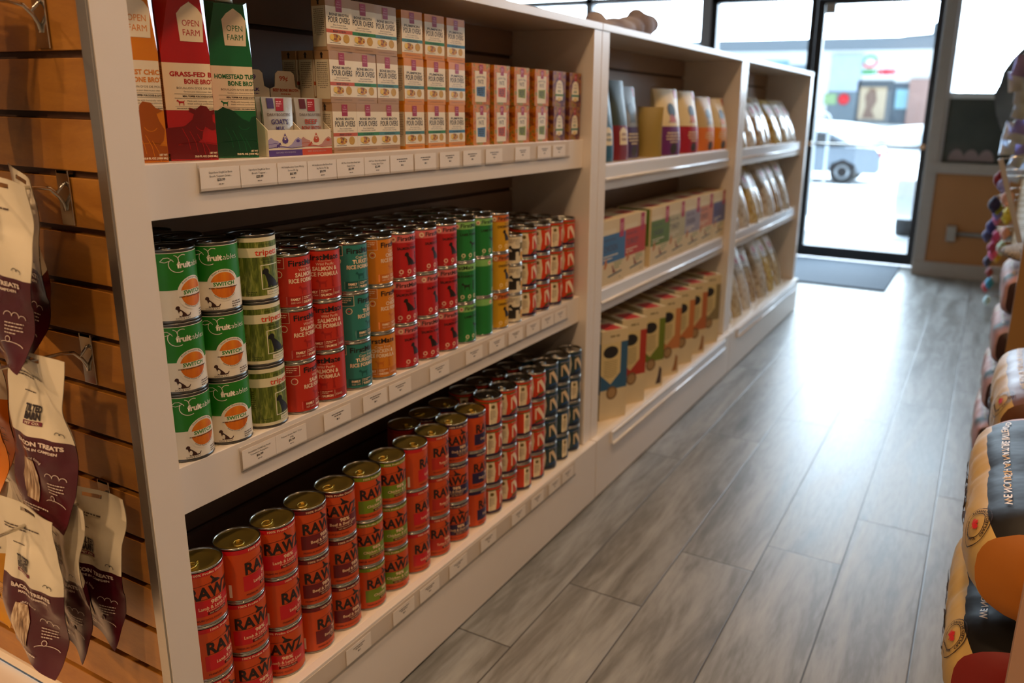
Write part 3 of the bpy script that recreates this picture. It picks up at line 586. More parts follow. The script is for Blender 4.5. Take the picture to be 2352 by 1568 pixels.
# broth cartons
def broth(base, dark, l1, animal, sc_, ox, oy, l3, lw=72, W=.066, H=.232):
    root = empty('broth_carton'); w2 = W/2; b = MB(); m = C(base, .25, .5); c = .017
    wb = -.022; v = [(wb,-w2,0),(w2,-w2,0),(w2,w2,0),(wb,w2,0), (wb,-w2,.150),(w2,-w2,.150),(w2,w2,.150),(wb,w2,.150), (w2,-w2+c,H-.004),(w2,w2-c*.4,H-.004),(w2-c,-w2,H),(w2-c*.4,w2,H),(wb,-w2,H+.004),(wb,w2,H+.004)]
    f = [(0,3,2,1),(0,1,5,10,12,4),(1,2,6,9,8,5),(2,3,7,13,11,6),(3,0,4,12,13,7),(5,8,10),(6,11,9),(8,9,11,13,12,10)]
    b.add(v, f, m)
    cr_ = '#efe0c4'; X = w2
    pr = [R(-33,72,33,138,cr_,1), PG([(-5,168),(26,168),(28,205),(22,214),(11,222),(0,214),(-7,205)],cr_,2), T('OPEN',11,189,8.5,base,3,w=23), T('FARM',11,176,8.5,base,3,w=23),
          T(l1,-24+lw/2,119.5,6.4,base,3,w=lw,b=.035), T('BONE BROTH',-24+lw/2+6,109.5,6.4,base,3,w=46,b=.035), T(l3,-24+lw/2,102,2.8,'#5a4a40',3,w=56), T('Garniture pour chiens et pour chats',12,97.5,2,'#5a4a40',3,w=38), R(-20,94.6,33,95,INK,3), T('MEAL TOPPER FOR DOGS & CATS',33,90.6,2.3,INK,3,w=42,al='r',b=.04), R(-20,88.6,33,89,INK,3),
          PG(DOGSTAND,base,3,8.5,-18,78.5), T('Made with humanely raised',33,84,2.2,'#5a4a40',3,w=36,al='r'), T('meat without antibiotics',33,80.4,2.2,'#5a4a40',3,w=36,al='r'), R(-20,76.8,33,77.1,INK,3), T('RICH SOURCE OF COLLAGEN | 100% HUMAN GRADE',7,73.6,1.6,INK,3,w=50,b=.03),
          PG(animal,dark,4,sc_,ox,oy), *[LN([(a_,b_),(a_+7,b_-16),(a_+9,b_-30)],.8,base,5) for a_, b_ in ((-14,46),(-4,42),(6,38),(14,30))], ARC(14,52,9,200,330,.8,base,5,8), PG([(-33,2),(33,2),(33,22),(4,26),(-33,20)],dark,2), LN([(-20,24),(10,27),(33,25)],1.0,base,4), T('NET WT',32,9,2.6,cr_,5,w=11,al='r',b=.05), T('33.8 FL OZ (1000 ML)',32,4.4,2.6,cr_,5,w=32,al='r',b=.05)]
    pr = [clipx(q, 32.6) for q in pr]
    art(b, pr, lambda u, v_, o: (X+o, u, v_))
    sd = [R(-22,72,33,138,cr_,1), GK(10,32,132,26,1.1,1.3,'#6a5a4c',2,4), R(6,3,30,28,'#efe8d8',2)]+[R(9+k*1.9,5,9+k*1.9+(.6+.7*((k*7)%3)/2),26,'#222222',3) for k in range(10)]
    art(b, sd, lambda u, v_, o: (u, -w2-o, v_))
    b.build('carton', root, fix=True)
    b = MB(); b.lathe([(.0125,0),(.0125,.004),(.0115,.006),(.0115,.014),(.010,.0155),(0,.0155)], mat('white_cap','#ded6c6',.35), 28); o = b.build('screw_cap', root); o.location = (.012,.004,H-.001)
    for k in range(5):
        pass
    return root
a = broth('#b5161c','#6f0f14','GRASS-FED BEEF',COW,70,-42,10,"BOUILLON D'OS DE BŒUF"); a.location = (-.0770,.8250,S1[0]+.0004); a.rotation_euler = (0,0,math.radians(-25)); tag(a,'red one-litre broth carton with a cow, between the orange and green cartons','carton')
a = broth('#0f6b3c','#07442a','HOMESTEAD TURKEY',TURKEY,74,-32,6,"BOUILLON D'OS DE DINDE"); a.location = (-.0805,.9065,S1[0]+.0004); a.rotation_euler = (0,0,math.radians(-27)); tag(a,'green one-litre broth carton with a turkey, right of the red carton','carton')
a = broth('#dc7f14','#a3500e','HARVEST CHICKEN',HEN,74,-20,8,"BOUILLON D'OS DE POULET"); a.location = (-.0830,.7440,S1[0]+.0004); a.rotation_euler = (0,0,math.radians(-23)); tag(a,'orange one-litre broth carton with a hen, leftmost on the top shelf','carton')
# sachets in their trays
FOIL = mat('silver_foil', '#d6d0c6', .34, .55, var=.08, scale=40, bump=.3, bscale=60)
def pouch_fn(w_, h_, d_, taper=.75, lean=0):
    def fn(u, v, o, side=1):
        t = min(max(v/h_,0),1); dd = d_*(1-t)**taper*(1-.35*(2*u/w_)**2) if t < 1 else 0
        dd = d_*math.sin(PI*min(1,(1-t)*.95+.05))**.8*.5*(1-.6*abs(2*u/w_)**3) + d_*.5*(1-t)**2*(1-abs(2*u/w_)**4)
        return (side*(dd+.0006)+side*o-lean*t*h_, u*(1-.06*math.sin(PI*t)), v)
    return fn
def pouch_mesh(mb, w_, h_, d_, base, prims, lean=0, nu=12, nv=16, top=None, taper=.75, back=None):
    fn = pouch_fn(w_, h_, d_, taper, lean); base = C(base) if isinstance(base,str) else base
    for side in (1,-1):
        v = [fn((i/nu-.5)*w_, j/nv*h_, 0, side) for j in range(nv+1) for i in range(nu+1)]
        f = [(j*(nu+1)+i, j*(nu+1)+i+1, (j+1)*(nu+1)+i+1, (j+1)*(nu+1)+i) for j in range(nv) for i in range(nu)]
        if side < 0: f = [q[::-1] for q in f]
        mb.add(v, f, base if side > 0 or back is None else back, True)
    # side and bottom seams
    for e in (0, nu):
        u = (e/nu-.5)*w_; v = []
        for j in range(nv+1): v += [fn(u, j/nv*h_, 0, 1), fn(u, j/nv*h_, 0, -1)]
        mb.add(v, [(2*j,2*j+1,2*j+3,2*j+2) for j in range(nv)], base, True)
    v = []
    for i in range(nu+1): v += [fn((i/nu-.5)*w_, 0, 0, 1), fn((i/nu-.5)*w_, 0, 0, -1)]
    mb.add(v, [(2*i,2*i+1,2*i+3,2*i+2) for i in range(nu)], base, True)
    v = []
    for i in range(nu+1): v += [fn((i/nu-.5)*w_, h_, 0, 1), fn((i/nu-.5)*w_, h_, 0, -1)]
    mb.add(v, [(2*i,2*i+1,2*i+3,2*i+2) for i in range(nu)], base, True)
    # subdivide artwork both ways so that it follows the bulge
    pr = []
    for v_, f_, c_, l_ in prims:
        b = bmesh.new(); bv = [b.verts.new((a, q, 0)) for a, q in v_]
        for q in f_:
            try: b.faces.new([bv[i] for i in q])
            except ValueError: pass
        for ax, st in ((0, w_*1000/nu), (1, h_*1000/nv)):
            cs = [p[ax] for p in v_]; off = -w_*500 if ax == 0 else 0
            for k in range(math.ceil((min(cs)-off)/st), math.floor((max(cs)-off)/st)+1):
                co = [0,0,0]; co[ax] = k*st+off; no = [0,0,0]; no[ax] = 1
                bmesh.ops.bisect_plane(b, geom=b.verts[:]+b.edges[:]+b.faces[:], plane_co=co, plane_no=no)
        b.verts.index_update(); pr.append(([(p.co.x,p.co.y) for p in b.verts], [[q.index for q in fc.verts] for fc in b.faces], c_, l_)); b.free()
    def lf(u, v, o):                               # sit on the flat facets of the grid
        gu = (u/w_+.5)*nu; gv = v/h_*nv; i = min(max(int(math.floor(gu+1e-6)),0),nu-1); j = min(max(int(math.floor(gv+1e-6)),0),nv-1); a, c = gu-i, gv-j
        P = lambda ii, jj: Vector(fn((ii/nu-.5)*w_, jj/nv*h_, 0, 1))
        q = (P(i,j)*(1-a)+P(i+1,j)*a)*(1-c)+(P(i,j+1)*(1-a)+P(i+1,j+1)*a)*c
        return (q.x+o+.0003, q.y, q.z)
    art(mb, pr, lf, 0, .00018)
def sachet(col, l1, l2, dark):
    b = MB(); pouch_mesh(b, .0615, .092, .008, FOIL, [PG([(-22,74),(-9,74),(-9,90),(-22,90)],dark,2), PG([(-6,70),(10,70),(12,90),(-4,90)],'#a5121e',2), GK(-4,8,84,3,1.6,1.8,'#e8b8b8',3,1), T('DAILY BOOSTERS',0,62,4.6,'#5a4038',2,w=48), T(l1,0,49,8,col,2,w=36 if len(l1) > 4 else 28,b=.02), T(l2,0,39.5,6,col,2,w=44 if len(l2) > 5 else 18,b=.02)])
    return Proto(b.build('sachet', fix=False))
def tray(name, col, tint, label, y, ln, card, price, sac, scol):
    root = empty(name, (-.0705, y, S1[0]+.0003), math.radians(-4)); W = .0665; Dp = .075; H = .042; CR = '#ede0c6'
    b = MB(); c = C(CR)
    b.box(Dp/2-.0012, Dp/2, -W/2, W/2, 0, H, c); b.box(-Dp/2, -Dp/2+.0012, -W/2, W/2, 0, .086, c); b.box(-Dp/2, Dp/2, -W/2, W/2, 0, .0012, c)
    for s in (-1,1): b.prism([(-Dp/2,0),(Dp/2,0),(Dp/2,H),(-Dp/2+.02,.080),(-Dp/2,.086)], s*W/2-.0006, s*W/2+.0006, c, 'xz')
    drop = [PG(DROP,col,3,17,0,20), GK(-3,3,31,3,1.5,1,'#efe0c4',4,2,'c')]
    land = [R(-34,0,34,10,col,2), T(ln,0,4.6,2.6,tint,3,w=40,b=.02), PG([(-34,14),(-34,26),(-28,30),(-22,26),(-14,24),(-12,17),(4,15),(12,18),(20,26),(27,30),(34,26),(34,16),(10,13)],tint,2), LN([(-34,13),(-10,16),(12,12.5),(34,14)],.9,col,3), LN([(-34,19),(-20,21),(-8,18)],.7,col,3), PG(COW,col,3,8,-18,14), CI(26,24,4,col,3,10,ry=2.5)]
    art(b, drop+land, lambda u, v, o: (Dp/2+o, u, v)); b.build('tray', root)
    b = MB(); cx = -Dp/2+.004; b.prism([(-.032,.03),(.032,.03),(.032,.108),(.022,.112),(.020,.133),(.014,.138),(-.014,.138),(-.020,.133),(-.022,.112),(-.032,.108)], cx-.0006, cx+.0006, C('#e8d6c0'), 'yz')
    art(b, [T(price,-3,122,8,col,2,w=18,b=.02), T(card,0,104,4.6,col,2,w=54 if len(card) > 6 else 24,b=.04), GK(-20,20,99,1,1.6,1,col,2,3,'c'), GK(-26,-12,90,2,2,1.6,col,2,3), GK(-5,8,90,2,2,1.6,col,2,4), GK(16,28,90,2,2,1.6,col,2,5)], lambda u, v, o: (cx+.0006+o, u, v))
    o = b.build('header_card', root)
    tag(root, label, 'display tray')
    for k in range(3):
        sac.put((-.0705+(.022-k*.015)*.9976, y-(.022-k*.015)*.0698, S1[0]+.0022), math.radians(-4), f'{scol} foil sachet, {["frontmost","second","third"][k]} one in its tray', 'sachet', f'{scol} foil sachets in the tray')
sg = sachet('#4a3c78','GOAT\'S','MILK','#4a3c70'); sb = sachet('#b5442c','BEEF','BONE BROTH','#5e1a24')
tray('display_tray','#573c86','#a79cc0','purple-edged cream tray of sachets, right of the green broth carton',.9775,'GOATS MILK WITH PROBIOTICS','MILK','.29',sg,'purple-lettered')
tray('display_tray','#c44a22','#c08a80','orange-edged cream tray of sachets, left of the topper cartons',1.0475,'BEEF BONE BROTH','BEEF BONE BROTH','99¢',sb,'red-lettered')
# ================================================================ price tags
PAPER = '#ece2d6'
def price_tag(y, z, x, lines, label, w_=.0715, h_=.034, grp=None, g=False):
    b = MB(); b.box(x, x+.0007, y, y+w_-.001, z-h_, z, C(PAPER)); mm = w_*1000/2
    pr = []
    if lines:
        pr = [T(lines[0],mm,h_*1000-9,2.9,'#3a322e',2,w=min(48,2.0*len(lines[0]))), T(lines[1],mm,h_*1000-14.5,2.9,'#3a322e',2,w=min(40,2.0*len(lines[1]))), T(lines[2],mm,h_*1000-20.5,3.8,'#2a2422',2,w=14,b=.02), GK(mm-9,mm+9,h_*1000-26,1,1.6,1,'#8a8078',2,3,'c')]
    else: pr = [GK(mm-18,mm+18,h_*1000-9,2,2,2.4,'#5a504a',2,int(y*1000),'c'), GK(mm-7,mm+7,h_*1000-21,1,3,2,'#4a403a',2,4,'c')]
    art(b, pr, lambda u, v, o: (x+.0007+o, y+u*.001*1000, z-h_+v))
    tag(b.build('price_tag', fix=False), label, 'price tag', grp)
def holder(y0, y1, z, x, label, h_=.040):
    b = MB(); b.box(x, x+.0008, y0, y1, z-h_, z+.003, mat('tag_holder_back','#d6c8b8',.3)); b.box(x+.0008, x+.0046, y0, y1, z-h_-.001, z-h_+.0005, CLEARP); b.box(x+.0042, x+.0046, y0, y1, z-h_, z-h_+.006, CLEARP); b.box(x+.0008, x+.0046, y0-.0006, y0, z-h_, z, CLEARP)
    tag(b.build('price_tag_holder'), label, 'tag holder')
XS = -.0249
holder(.795, 1.975, 1.1265, XS, 'clear plastic tag holder along the edge of the top shelf')
top_tags = [(.797,('Openfarm Dog&Cat Bone','Broth Topper Grass...','$20.99')),(.870,('Openfarm Dog&Cat Bone','Broth Topper...','$20.99')),(.944,('HK DailyBoosters Goats Milk 5g','Serve Pk 5g','$0.99')),(1.010,('HK DailyBoosters Beef Bone Broth','5g Serve Pk 5g','$0.99')),(1.080,('HK Pour Overs Bone Broth Beef','Stew 5.5oz','$2.99')),(1.152,('HK Pour Overs Bone Broth','Turkey Stew 5.5oz','$2.99'))]
ordn = ['first','second','third','fourth','fifth','sixth','seventh','eighth','ninth','tenth','eleventh','twelfth','thirteenth','fourteenth']
for i, (y, l) in enumerate(top_tags): price_tag(y, 1.1225, XS+.002, l, w_=(.0725,.0735,.0655,.0695,.0715,.0715)[i], label= f'{ordn[i]} white price tag from the left on the top shelf edge', grp='price tags on the top shelf edge')
for i, y in enumerate((1.225,1.300,1.385,1.470,1.560,1.690,1.800,1.880)): price_tag(y, 1.1225, XS+.002, None, f'{ordn[i+6]} white price tag from the left on the top shelf edge', grp='price tags on the top shelf edge')
holder(.823, 1.985, .6655, XS, 'clear plastic tag holder along the edge of the middle shelf')
for i, y in enumerate((.826,.897,1.012,1.118,1.196,1.333,1.470,1.570,1.660,1.750,1.830,1.905)):
    price_tag(y, .6625, XS+.002, (('Fruitables Cat&Dog Food','Transition Pumpkin...','$6.99') if i == 0 else ('Tripett Green Beef Tripe','369g','$5.99')) if i < 2 else None, f'{ordn[i]} white price tag from the left on the middle shelf edge', grp='price tags on the middle shelf edge')
holder(.86, 1.965, .1935, .0229, 'clear plastic tag holder along the white base of the nearest unit')
for i, y in enumerate((.985,1.125,1.215,1.325,1.455,1.60,1.70,1.80,1.88)): price_tag(y, .191, .0249, None, f'{ordn[i]} white price tag from the left on the base edge', grp='price tags on the base edge')
# ================================================================ hooks and hanging treat bags
def hook_proto():
    root = empty('display_hook'); b = MB()
    b.box(-.0135,.0135,-.0035,-.0015,-.070,.004,CHROME); b.box(-.0120,.0120,-.0035,.0055,-.001,.004,CHROME); b.build('hook_plate', root, .0006)
    b = MB(); b.tube([(0,-.004,-.050),(0,-.006,-.040),(.001,-.012,-.030),(0,-.022,-.019),(0,-.040,-.016),(0,-.190,-.014),(0,-.205,-.006),(0,-.208,.004)], .0026, CHROME, 8); b.tube([(.0055,-.004,-.012),(.005,-.008,-.017),(.001,-.014,-.026),(0,-.008,-.036)], .0022, CHROME, 8); b.build('wire_prong', root)
    return Proto(root)
HK = hook_proto()
hooks = [(-.100,1.3508,'top chrome hook beside the white end post'),(-.100,1.1222,'second chrome hook from the top beside the end post'),(-.100,.8936,'third chrome hook, holding one maroon treat bag'),(-.106,.6650,'lowest chrome hook, holding three maroon treat bags'),(-.305,.8936,'left chrome hook of the middle row, holding orange bags'),(-.305,.6650,'left chrome hook of the lowest row, holding mustard bags')]
for x, z, l in hooks: HK.put((x, YF, z-.0016), 0, l, 'hook', 'chrome slatwall hooks')
BAGW = mat('white_matte_film', '#ddd2ba', .38, var=.04, coat=.2, bump=.25, bscale=40)
def treat(body, sticks, seed, W=.118, H=.243, curl=.02):
    rd = random.Random(seed); p1, p2, p3 = rd.uniform(0,6), rd.uniform(0,6), rd.uniform(-.004,.004)
    NU, NV = 22, 40; w2, hh = W, H
    def S(u, v, side):
        s = u/w2*2; t = v/hh                       # t = 0 bottom, 1 top
        bul = .0095*math.sin(PI*min(max((t-.03)/.72,0),1))**.7*(1-abs(s)**2.5)
        wave = .0055*math.sin(5.0*t+p1+1.2*s)*(.4+.6*(1-t))+.003*math.sin(9*s+p2)*(t > .35)*(1-t)+.0035*math.sin(3*s+11*t+p2)+curl*(max(0,.22-t)/.22)**2*(.4+.6*s)
        x = u*(1-.08*math.exp(-((t-.7)/.08)**2)-.05*math.exp(-((t-.12)/.06)**2))+.004*math.sin(4*t+p1)
        return Vector((x, -wave-side*(bul+.0004), v-hh))
    b = MB(); cols = {}
    split = .50
    bc = C(body,.30,.4)
    for side in (1,-1):
        for j in range(NV):
            for i in range(NU):
                t = (j+.5)/NV; s = (i+.5)/NU-.5
                if t > .945 and abs((s)*W) < .014 and t < .965: continue
                q = [S((a/NU-.5)*W, c/NV*H, side) for a, c in ((i,j),(i+1,j),(i+1,j+1),(i,j+1))]
                b.add(q, [(0,1,2,3) if side > 0 else (3,2,1,0)], bc if t < split else BAGW, True)
    def lf(u, v, o):
        gu = (u/W+.5)*NU; gv = v/H*NV; i = min(max(int(math.floor(gu)),0),NU-1); j = min(max(int(math.floor(gv)),0),NV-1); a, c = gu-i, gv-j
        P = lambda ii, jj: S((ii/NU-.5)*W, jj/NV*H, 1)
        q = (P(i,j)*(1-a)+P(i+1,j)*a)*(1-c)+(P(i,j+1)*(1-a)+P(i+1,j+1)*a)*c
        return (q.x, q.y-o-.0005, q.z)
    K = '#2a2226'; LC = '#d9c8bc' if sticks != 'dark' else '#5a3a0c'
    ST = ramp_mat('jerky_stick_photo', [(.3,'#5a4030'),(.5,'#a88a6c'),(.7,'#e0cdb0')], 60, .4, stretch=(5,5,.5))
    win = [(-26,22),(-6,18),(0,70),(-4,98),(-22,98),(-30,60)]
    pr = [GK(-44,26,205,2,2.2,2.2,'#5a4c44',2,3), GK(-30,10,180,1,1.4,2,'#5a4c44',2,5), T('TILTED',-8,156,9,K,3,w=29,b=.05,slant=.1), T('BARN',-8,145.5,9,K,3,w=25,b=.06), R(-22,137.5,8,143,'#6a1a30' if sticks != 'dark' else K,2), T('PET CO.',-7,138.8,3,'#ddd2ba',3,w=22,b=.03),
          T('BACON TREATS' if sticks != 'dark' else 'CHEESE TREATS',4,110,5.6,LC,3,w=78,b=.05,slant=-.12), T('MADE IN CAMPDEN',6,103,3.4,LC,3,w=58,b=.04), T('natural food',-6,90,4,LC,3,w=30,arc=22), PG([(x*1.15,y*.82+8) for x, y in win],ST,3),
          ARC(22,70,6,0,180,.9,LC,3,8), ARC(33,71,5,0,180,.9,LC,3,8), ARC(43,68,5,0,170,.9,LC,3,8), GK(18,46,60,4,1.5,3.2,LC,3,6), CI(24,38,4.5,LC,3,10), CI(24,38,3.4,body,4,10), ARC(30,27,22,20,160,.9,LC,3,10,ry=8), GK(-40,20,14,2,2.0,2.2,LC,3,7), LN([(-56,30),(-44,22)],.8,LC,3), LN([(-57,22),(-46,17)],.8,LC,3), ARC(35,132,4,0,180,.9,K,3,8), ARC(41,131,4,-20,160,.9,K,3,8)]
    sub = []
    for v_, f_, c_, l_ in pr:
        bb = bmesh.new(); bv = [bb.verts.new((a*.001, q*.001, 0)) for a, q in v_]
        for q in f_:
            try: bb.faces.new([bv[i] for i in q])
            except ValueError: pass
        for ax, st, off in ((0, W/NU, -W/2),(1, H/NV, 0)):
            cs = [p[ax]*.001 for p in v_]
            for k in range(math.ceil((min(cs)-off)/st), math.floor((max(cs)-off)/st)+1):
                co = [0,0,0]; co[ax] = k*st+off; no = [0,0,0]; no[ax] = 1
                bmesh.ops.bisect_plane(bb, geom=bb.verts[:]+bb.edges[:]+bb.faces[:], plane_co=co, plane_no=no)
        bb.verts.index_update(); sub.append(([(p.co.x*1000,p.co.y*1000) for p in bb.verts], [[q.index for q in fc.verts] for fc in bb.faces], c_, l_)); bb.free()
    art(b, sub, lf, 0, .0002)
    o = b.build('treat_bag', fix=False); md = o.modifiers.new('weld','WELD'); md.merge_threshold = .00005
    return o
MAR, ORG, MUS = '#480b1a', '#cf7412', '#c08410'
bagspec = [(MAR,'l',1,-.122,.602,1.121,-16,'maroon and white treat bag hanging rear on the second hook'),(MAR,'l',2,-.093,.556,1.121,4,'maroon and white treat bag at the left frame edge, second hook'),(MAR,'l',3,-.080,.563,.893,4,'maroon bacon treat bag, alone on the third hook'),
           (MAR,'l',4,-.090,.528,.680,5,'maroon treat bag, front one on the lowest hook'),(MAR,'l',5,-.092,.568,.678,-4,'maroon treat bag, middle one on the lowest hook'),(MAR,'l',6,-.083,.610,.674,6,'maroon treat bag, rear one nearest the slats on the lowest hook'),
           (ORG,'dark',7,-.285,.600,.910,-4,'orange treat bag, rear one at the left frame edge'),(ORG,'dark',8,-.220,.548,.905,5,'orange treat bag, front one at the left frame edge'),(MUS,'dark',9,-.31,.613,.672,0,'mustard treat bag, rear one on the lowest left hook'),(MUS,'dark',10,-.245,.545,.690,6,'mustard treat bag, front one on the lowest left hook'),
           (MAR,'l',11,-.172,.590,1.365,0,'maroon treat bag whose corner shows at the top left edge')]
for body, st, sd, x, y, z, rz, l in bagspec:
    o = treat(body, st, sd); o.location = (x, y, z); o.rotation_euler = (0, math.radians({1:12,2:8,3:6,4:7,5:4,6:5,11:10}.get(sd,6)), math.radians(rz)); tag(o, l, 'treat bag', 'treat bags on the hooks')
# ================================================================ middle unit
CRM = '#e8d8ae'
def standup(name, w_, h_, d_, low, up, accent, seed=1, arch=False, x=0, y=0, z=0, rz=0, lean=.10, label=None, group=None, tears=True):
    b = MB(); W = w_*1000; H = h_*1000
    pr = [R(-W/2+.3,0.5,W/2-.3,H*.44,low,1)]
    if arch: pr += [PG([(-W*.2,H*.2),(W*.2,H*.2),(W*.2,H*.36),(W*.12,H*.40),(0,H*.42),(-W*.12,H*.40),(-W*.2,H*.36)],CRM,2), T('OPEN',0,H*.31,H*.035,low,3,w=W*.26,b=.03), T('FARM',0,H*.25,H*.035,low,3,w=W*.26,b=.03)]
    else: pr += [CI(0,H*.68,W*.17,'#2c3438',3,14), PG([(-W*.14,H*.5),(W*.14,H*.5),(W*.1,H*.62),(-W*.1,H*.62)],accent,3), GK(-W*.3,W*.3,H*.33,4,H*.02,H*.025,CRM,2,seed,'c'), CI(0,H*.1,W*.14,'#3a3026',2,12), R(W*.28,H*.86,W*.46,H*.99,'#b02030',2), GK(-W*.34,W*.3,H*.5,1,H*.015,1,'#5a5048',2,seed,'c')]
    pouch_mesh(b, w_, h_, d_, up, pr, lean, back=C(up))
    o = b.build(name, fix=False); o.location = (x,y,z); o.rotation_euler = (0,0,math.radians(rz)); tag(o, label, 'pouch', group); return o
Z1 = S1[1]+.0005
U2P = [(.105,.255,.05,'#0f4f68','#2d4a50','#2d4a50',True,2.315,-.085,-8,'teal pouch with an arched cream badge beside the left panel'),(.115,.250,.05,'#7a1a26','#3c4a48','#3c4a48',True,2.430,-.085,-8,'dark red pouch with an arched cream badge'),
       (.130,.235,.05,'#42285a','#8a9096','#5a6a78',False,2.575,-.110,-6,'dark purple pouch standing back in shade'),(.150,.235,.06,'#6c2a72',CRM,'#c46a5a',False,2.845,-.070,-14,'purple and cream pouch, front of the second unit'),
       (.130,.232,.06,'#a81c38',CRM,'#cc6a20',False,3.050,-.065,-12,'crimson and cream pouch, right of the purple one'),(.130,.215,.06,'#dd7a3a','#cbb588','#8a8478',False,3.260,-.065,-10,'peach and cream pouch, right of the crimson one'),(.130,.212,.06,'#e08812',CRM,'#e08a20',False,3.425,-.060,-10,'orange and cream pouch beside the right panel')]
for w_, h_, d_, low, up, acc, arch, y, x, rz, lb in U2P: standup('stand_up_pouch', w_, h_, d_, low, up, acc, arch=arch, x=x, y=y, z=Z1, rz=rz, label=lb, group='pouches on the top shelf of the middle unit')
b = MB(); pouch_mesh(b, .09, .17, .035, '#a08a48', []); o = b.build('stand_up_pouch', fix=False); o.location = (-.075,2.69,Z1); o.rotation_euler = (0,0,math.radians(-70)); tag(o,'tan pouch turned sideways between the two purple pouches','pouch','pouches on the top shelf of the middle unit')
# food boxes on the middle shelf
def fbox(col, seed):
    W, H = 176, 206
    L = [R(-W/2,H*.34,W/2,H*.78,col,1), PG([(-W/2,H*.78),(W*.1,H*.78),(W*.1,H*.86),(-W/2,H*.86)],'#e2d2ae',2), R(W*.24,H*.70,W*.42,H*.99,'#b02a50',3), GK(W*.26,W*.40,H*.9,4,3,4,'#e6b0b8',4,2), T('GRAIN FREE',-W*.16,H*.68,9,'#4a4250',3,w=W*.5), T('TURKEY' if seed%2 else 'CHICKEN',-W*.12,H*.52,20,'#4a4250',3,w=W*.55,b=.01), GK(-W*.4,W*.2,H*.44,2,4,5,'#e9dcc0',3,seed), PG(HEN,'#c0763c',3,34,-W*.38,H*.26), PG(DOGSIT,'#8a4030',3,26,-W*.05,H*.16), LN([(-W*.2,H*.12),(W*.38,H*.16)],5,'#2f4a5a',3), GK(W*.05,W*.4,H*.3,3,4,4,'#8aa070',3,seed), T('4 lb',W*.3,H*.05,7,'#6a5a4a',3)]
    S = [R(-60,H*.35,60,H*.99,col,1), CI(-10,H*.2,18,'#6a3a1c',2,14)]
    return pbox('food_box', .176, .135, .206, '#dcc79c', L, S, [R(-W/2,-60,W/2,-20,'#b89a70',1), R(-W*.2,-10,W*.3,40,'#b84a3c',1)])
BX = [('#3a6ea0','blue'),('#bf3626','red'),('#5e7a2c','green'),('#b9b08a','pale khaki'),('#9b94a0','pale mauve'),('#cf8a70','peach'),('#555a8a','slate')]
ys = [2.309,2.490,2.722,2.900,3.078,3.256,3.434]
ZM = S2[1]+.0005
for i, ((c_, nm), y) in enumerate(zip(BX, ys)):
    pr_ = Proto(fbox(c_, i))
    pr_.put((-.028-.0675-.002*(i%2), y, ZM), math.radians(-1.5 if i not in (6,) else 0), f'large food box with {nm} front on the middle unit', 'box', 'large food boxes on the middle unit')
# boxes on the base of the middle unit, turned towards the viewer
def dbox(col, seed):
    W, H = 112, 312
    L = [R(-W/2,H*.34,W/2,H*.86,col,1), R(-W/2,H*.86,W/2,H-1,'#d9c79c',1), GK(-W*.3,W*.3,H*.92,1,7,3,'#8a7a58',2,seed,'c'), PG([(-W*.5,H*.86),(W*.24,H*.86),(W*.24,H*.52),(-W*.12,H*.40),(-W*.5,H*.52)],'#d8c48c',2), CI(-W*.14,H*.76,W*.28,'#231f1c',3,20,ry=H*.068), GK(-W*.38,W*.12,H*.66,10,2.2,4,'#8a7a54',3,seed,'c'), CI(-W*.06,H*.30,W*.21,'#7a5c38',3,18), CI(-W*.06,H*.30,W*.15,'#a8885c',4,16), R(-W/2,0.5,W/2,H*.3,'#d9c9a4',1)]
    if seed in (2,3,5): L += [PG([(W*.18,H*.04),(W*.42,H*.04),(W*.44,H*.22),(W*.34,H*.26),(W*.28,H*.14)],'#4a3a3a' if seed == 2 else '#9c6a3a',3)]
    return pbox('tall_food_box', .112, .17, .312, '#d9c9a0', L, [R(-84,H*.3,84,H*.86,col,1)], [R(-W*.3,10,W*.3,80,'#c03a34',1), R(-W*.3,-70,W*.3,-10,'#9a8a74',1)])
DX = [('#2f5f85','blue'),('#b03420','red'),('#6b7c1e','olive'),('#c47c46','tan'),('#c4763e','rust'),('#b8683a','brown'),('#8a7a52','khaki')]
yd = [2.262,2.452,2.636,2.812,2.975,3.140,3.330]
for i, ((c_, nm), y) in enumerate(zip(DX, yd)):
    th = math.radians(-27); n_ = Vector((math.cos(th), math.sin(th), 0)); t_ = Vector((-math.sin(th), math.cos(th), 0))
    if i == 0: y = 2.285
    c0 = Vector((-.014, y+.03, .2040)) - n_*.085
    Proto(dbox(c_, i)).put(c0, th, f'tall cream and {nm} food box on the base of the middle unit', 'box', 'tall food boxes on the base of the middle unit')
# ================================================================ far unit: clear gusseted treat bags
def cbag(seed, w_, h_):
    tones = [('#b8a684','#d9cdb2','#8f7350'),('#c9c4bc','#e3ded6','#a08468'),('#a3845c','#d7c49c','#6e4c30'),('#bdb2a2','#dcd6ca','#7a6a52'),('#c2a24e','#ddd0a8','#8a6a3a')][seed%5]
    m1 = ramp_mat(f'treats_seen_through_film_{seed%5}', [(.3,tones[2]),(.5,tones[0]),(.7,tones[1])], 45, .16, coat=.8, detail=3)
    b = MB(); W = w_*1000; H = h_*1000
    pouch_mesh(b, w_, h_, .085, m1, [PG([(-W*.24,H*.62),(W*.24,H*.62),(W*.28,H*.9),(-W*.28,H*.9)],'#dcd4cc',2), CI(0,H*.76,W*.12,'#b0404a',3,12), GK(-W*.2,W*.2,H*.68,2,H*.02,H*.02,'#6a5a54',3,seed,'c')], .36)
    return b.build('clear_treat_bag', fix=False)
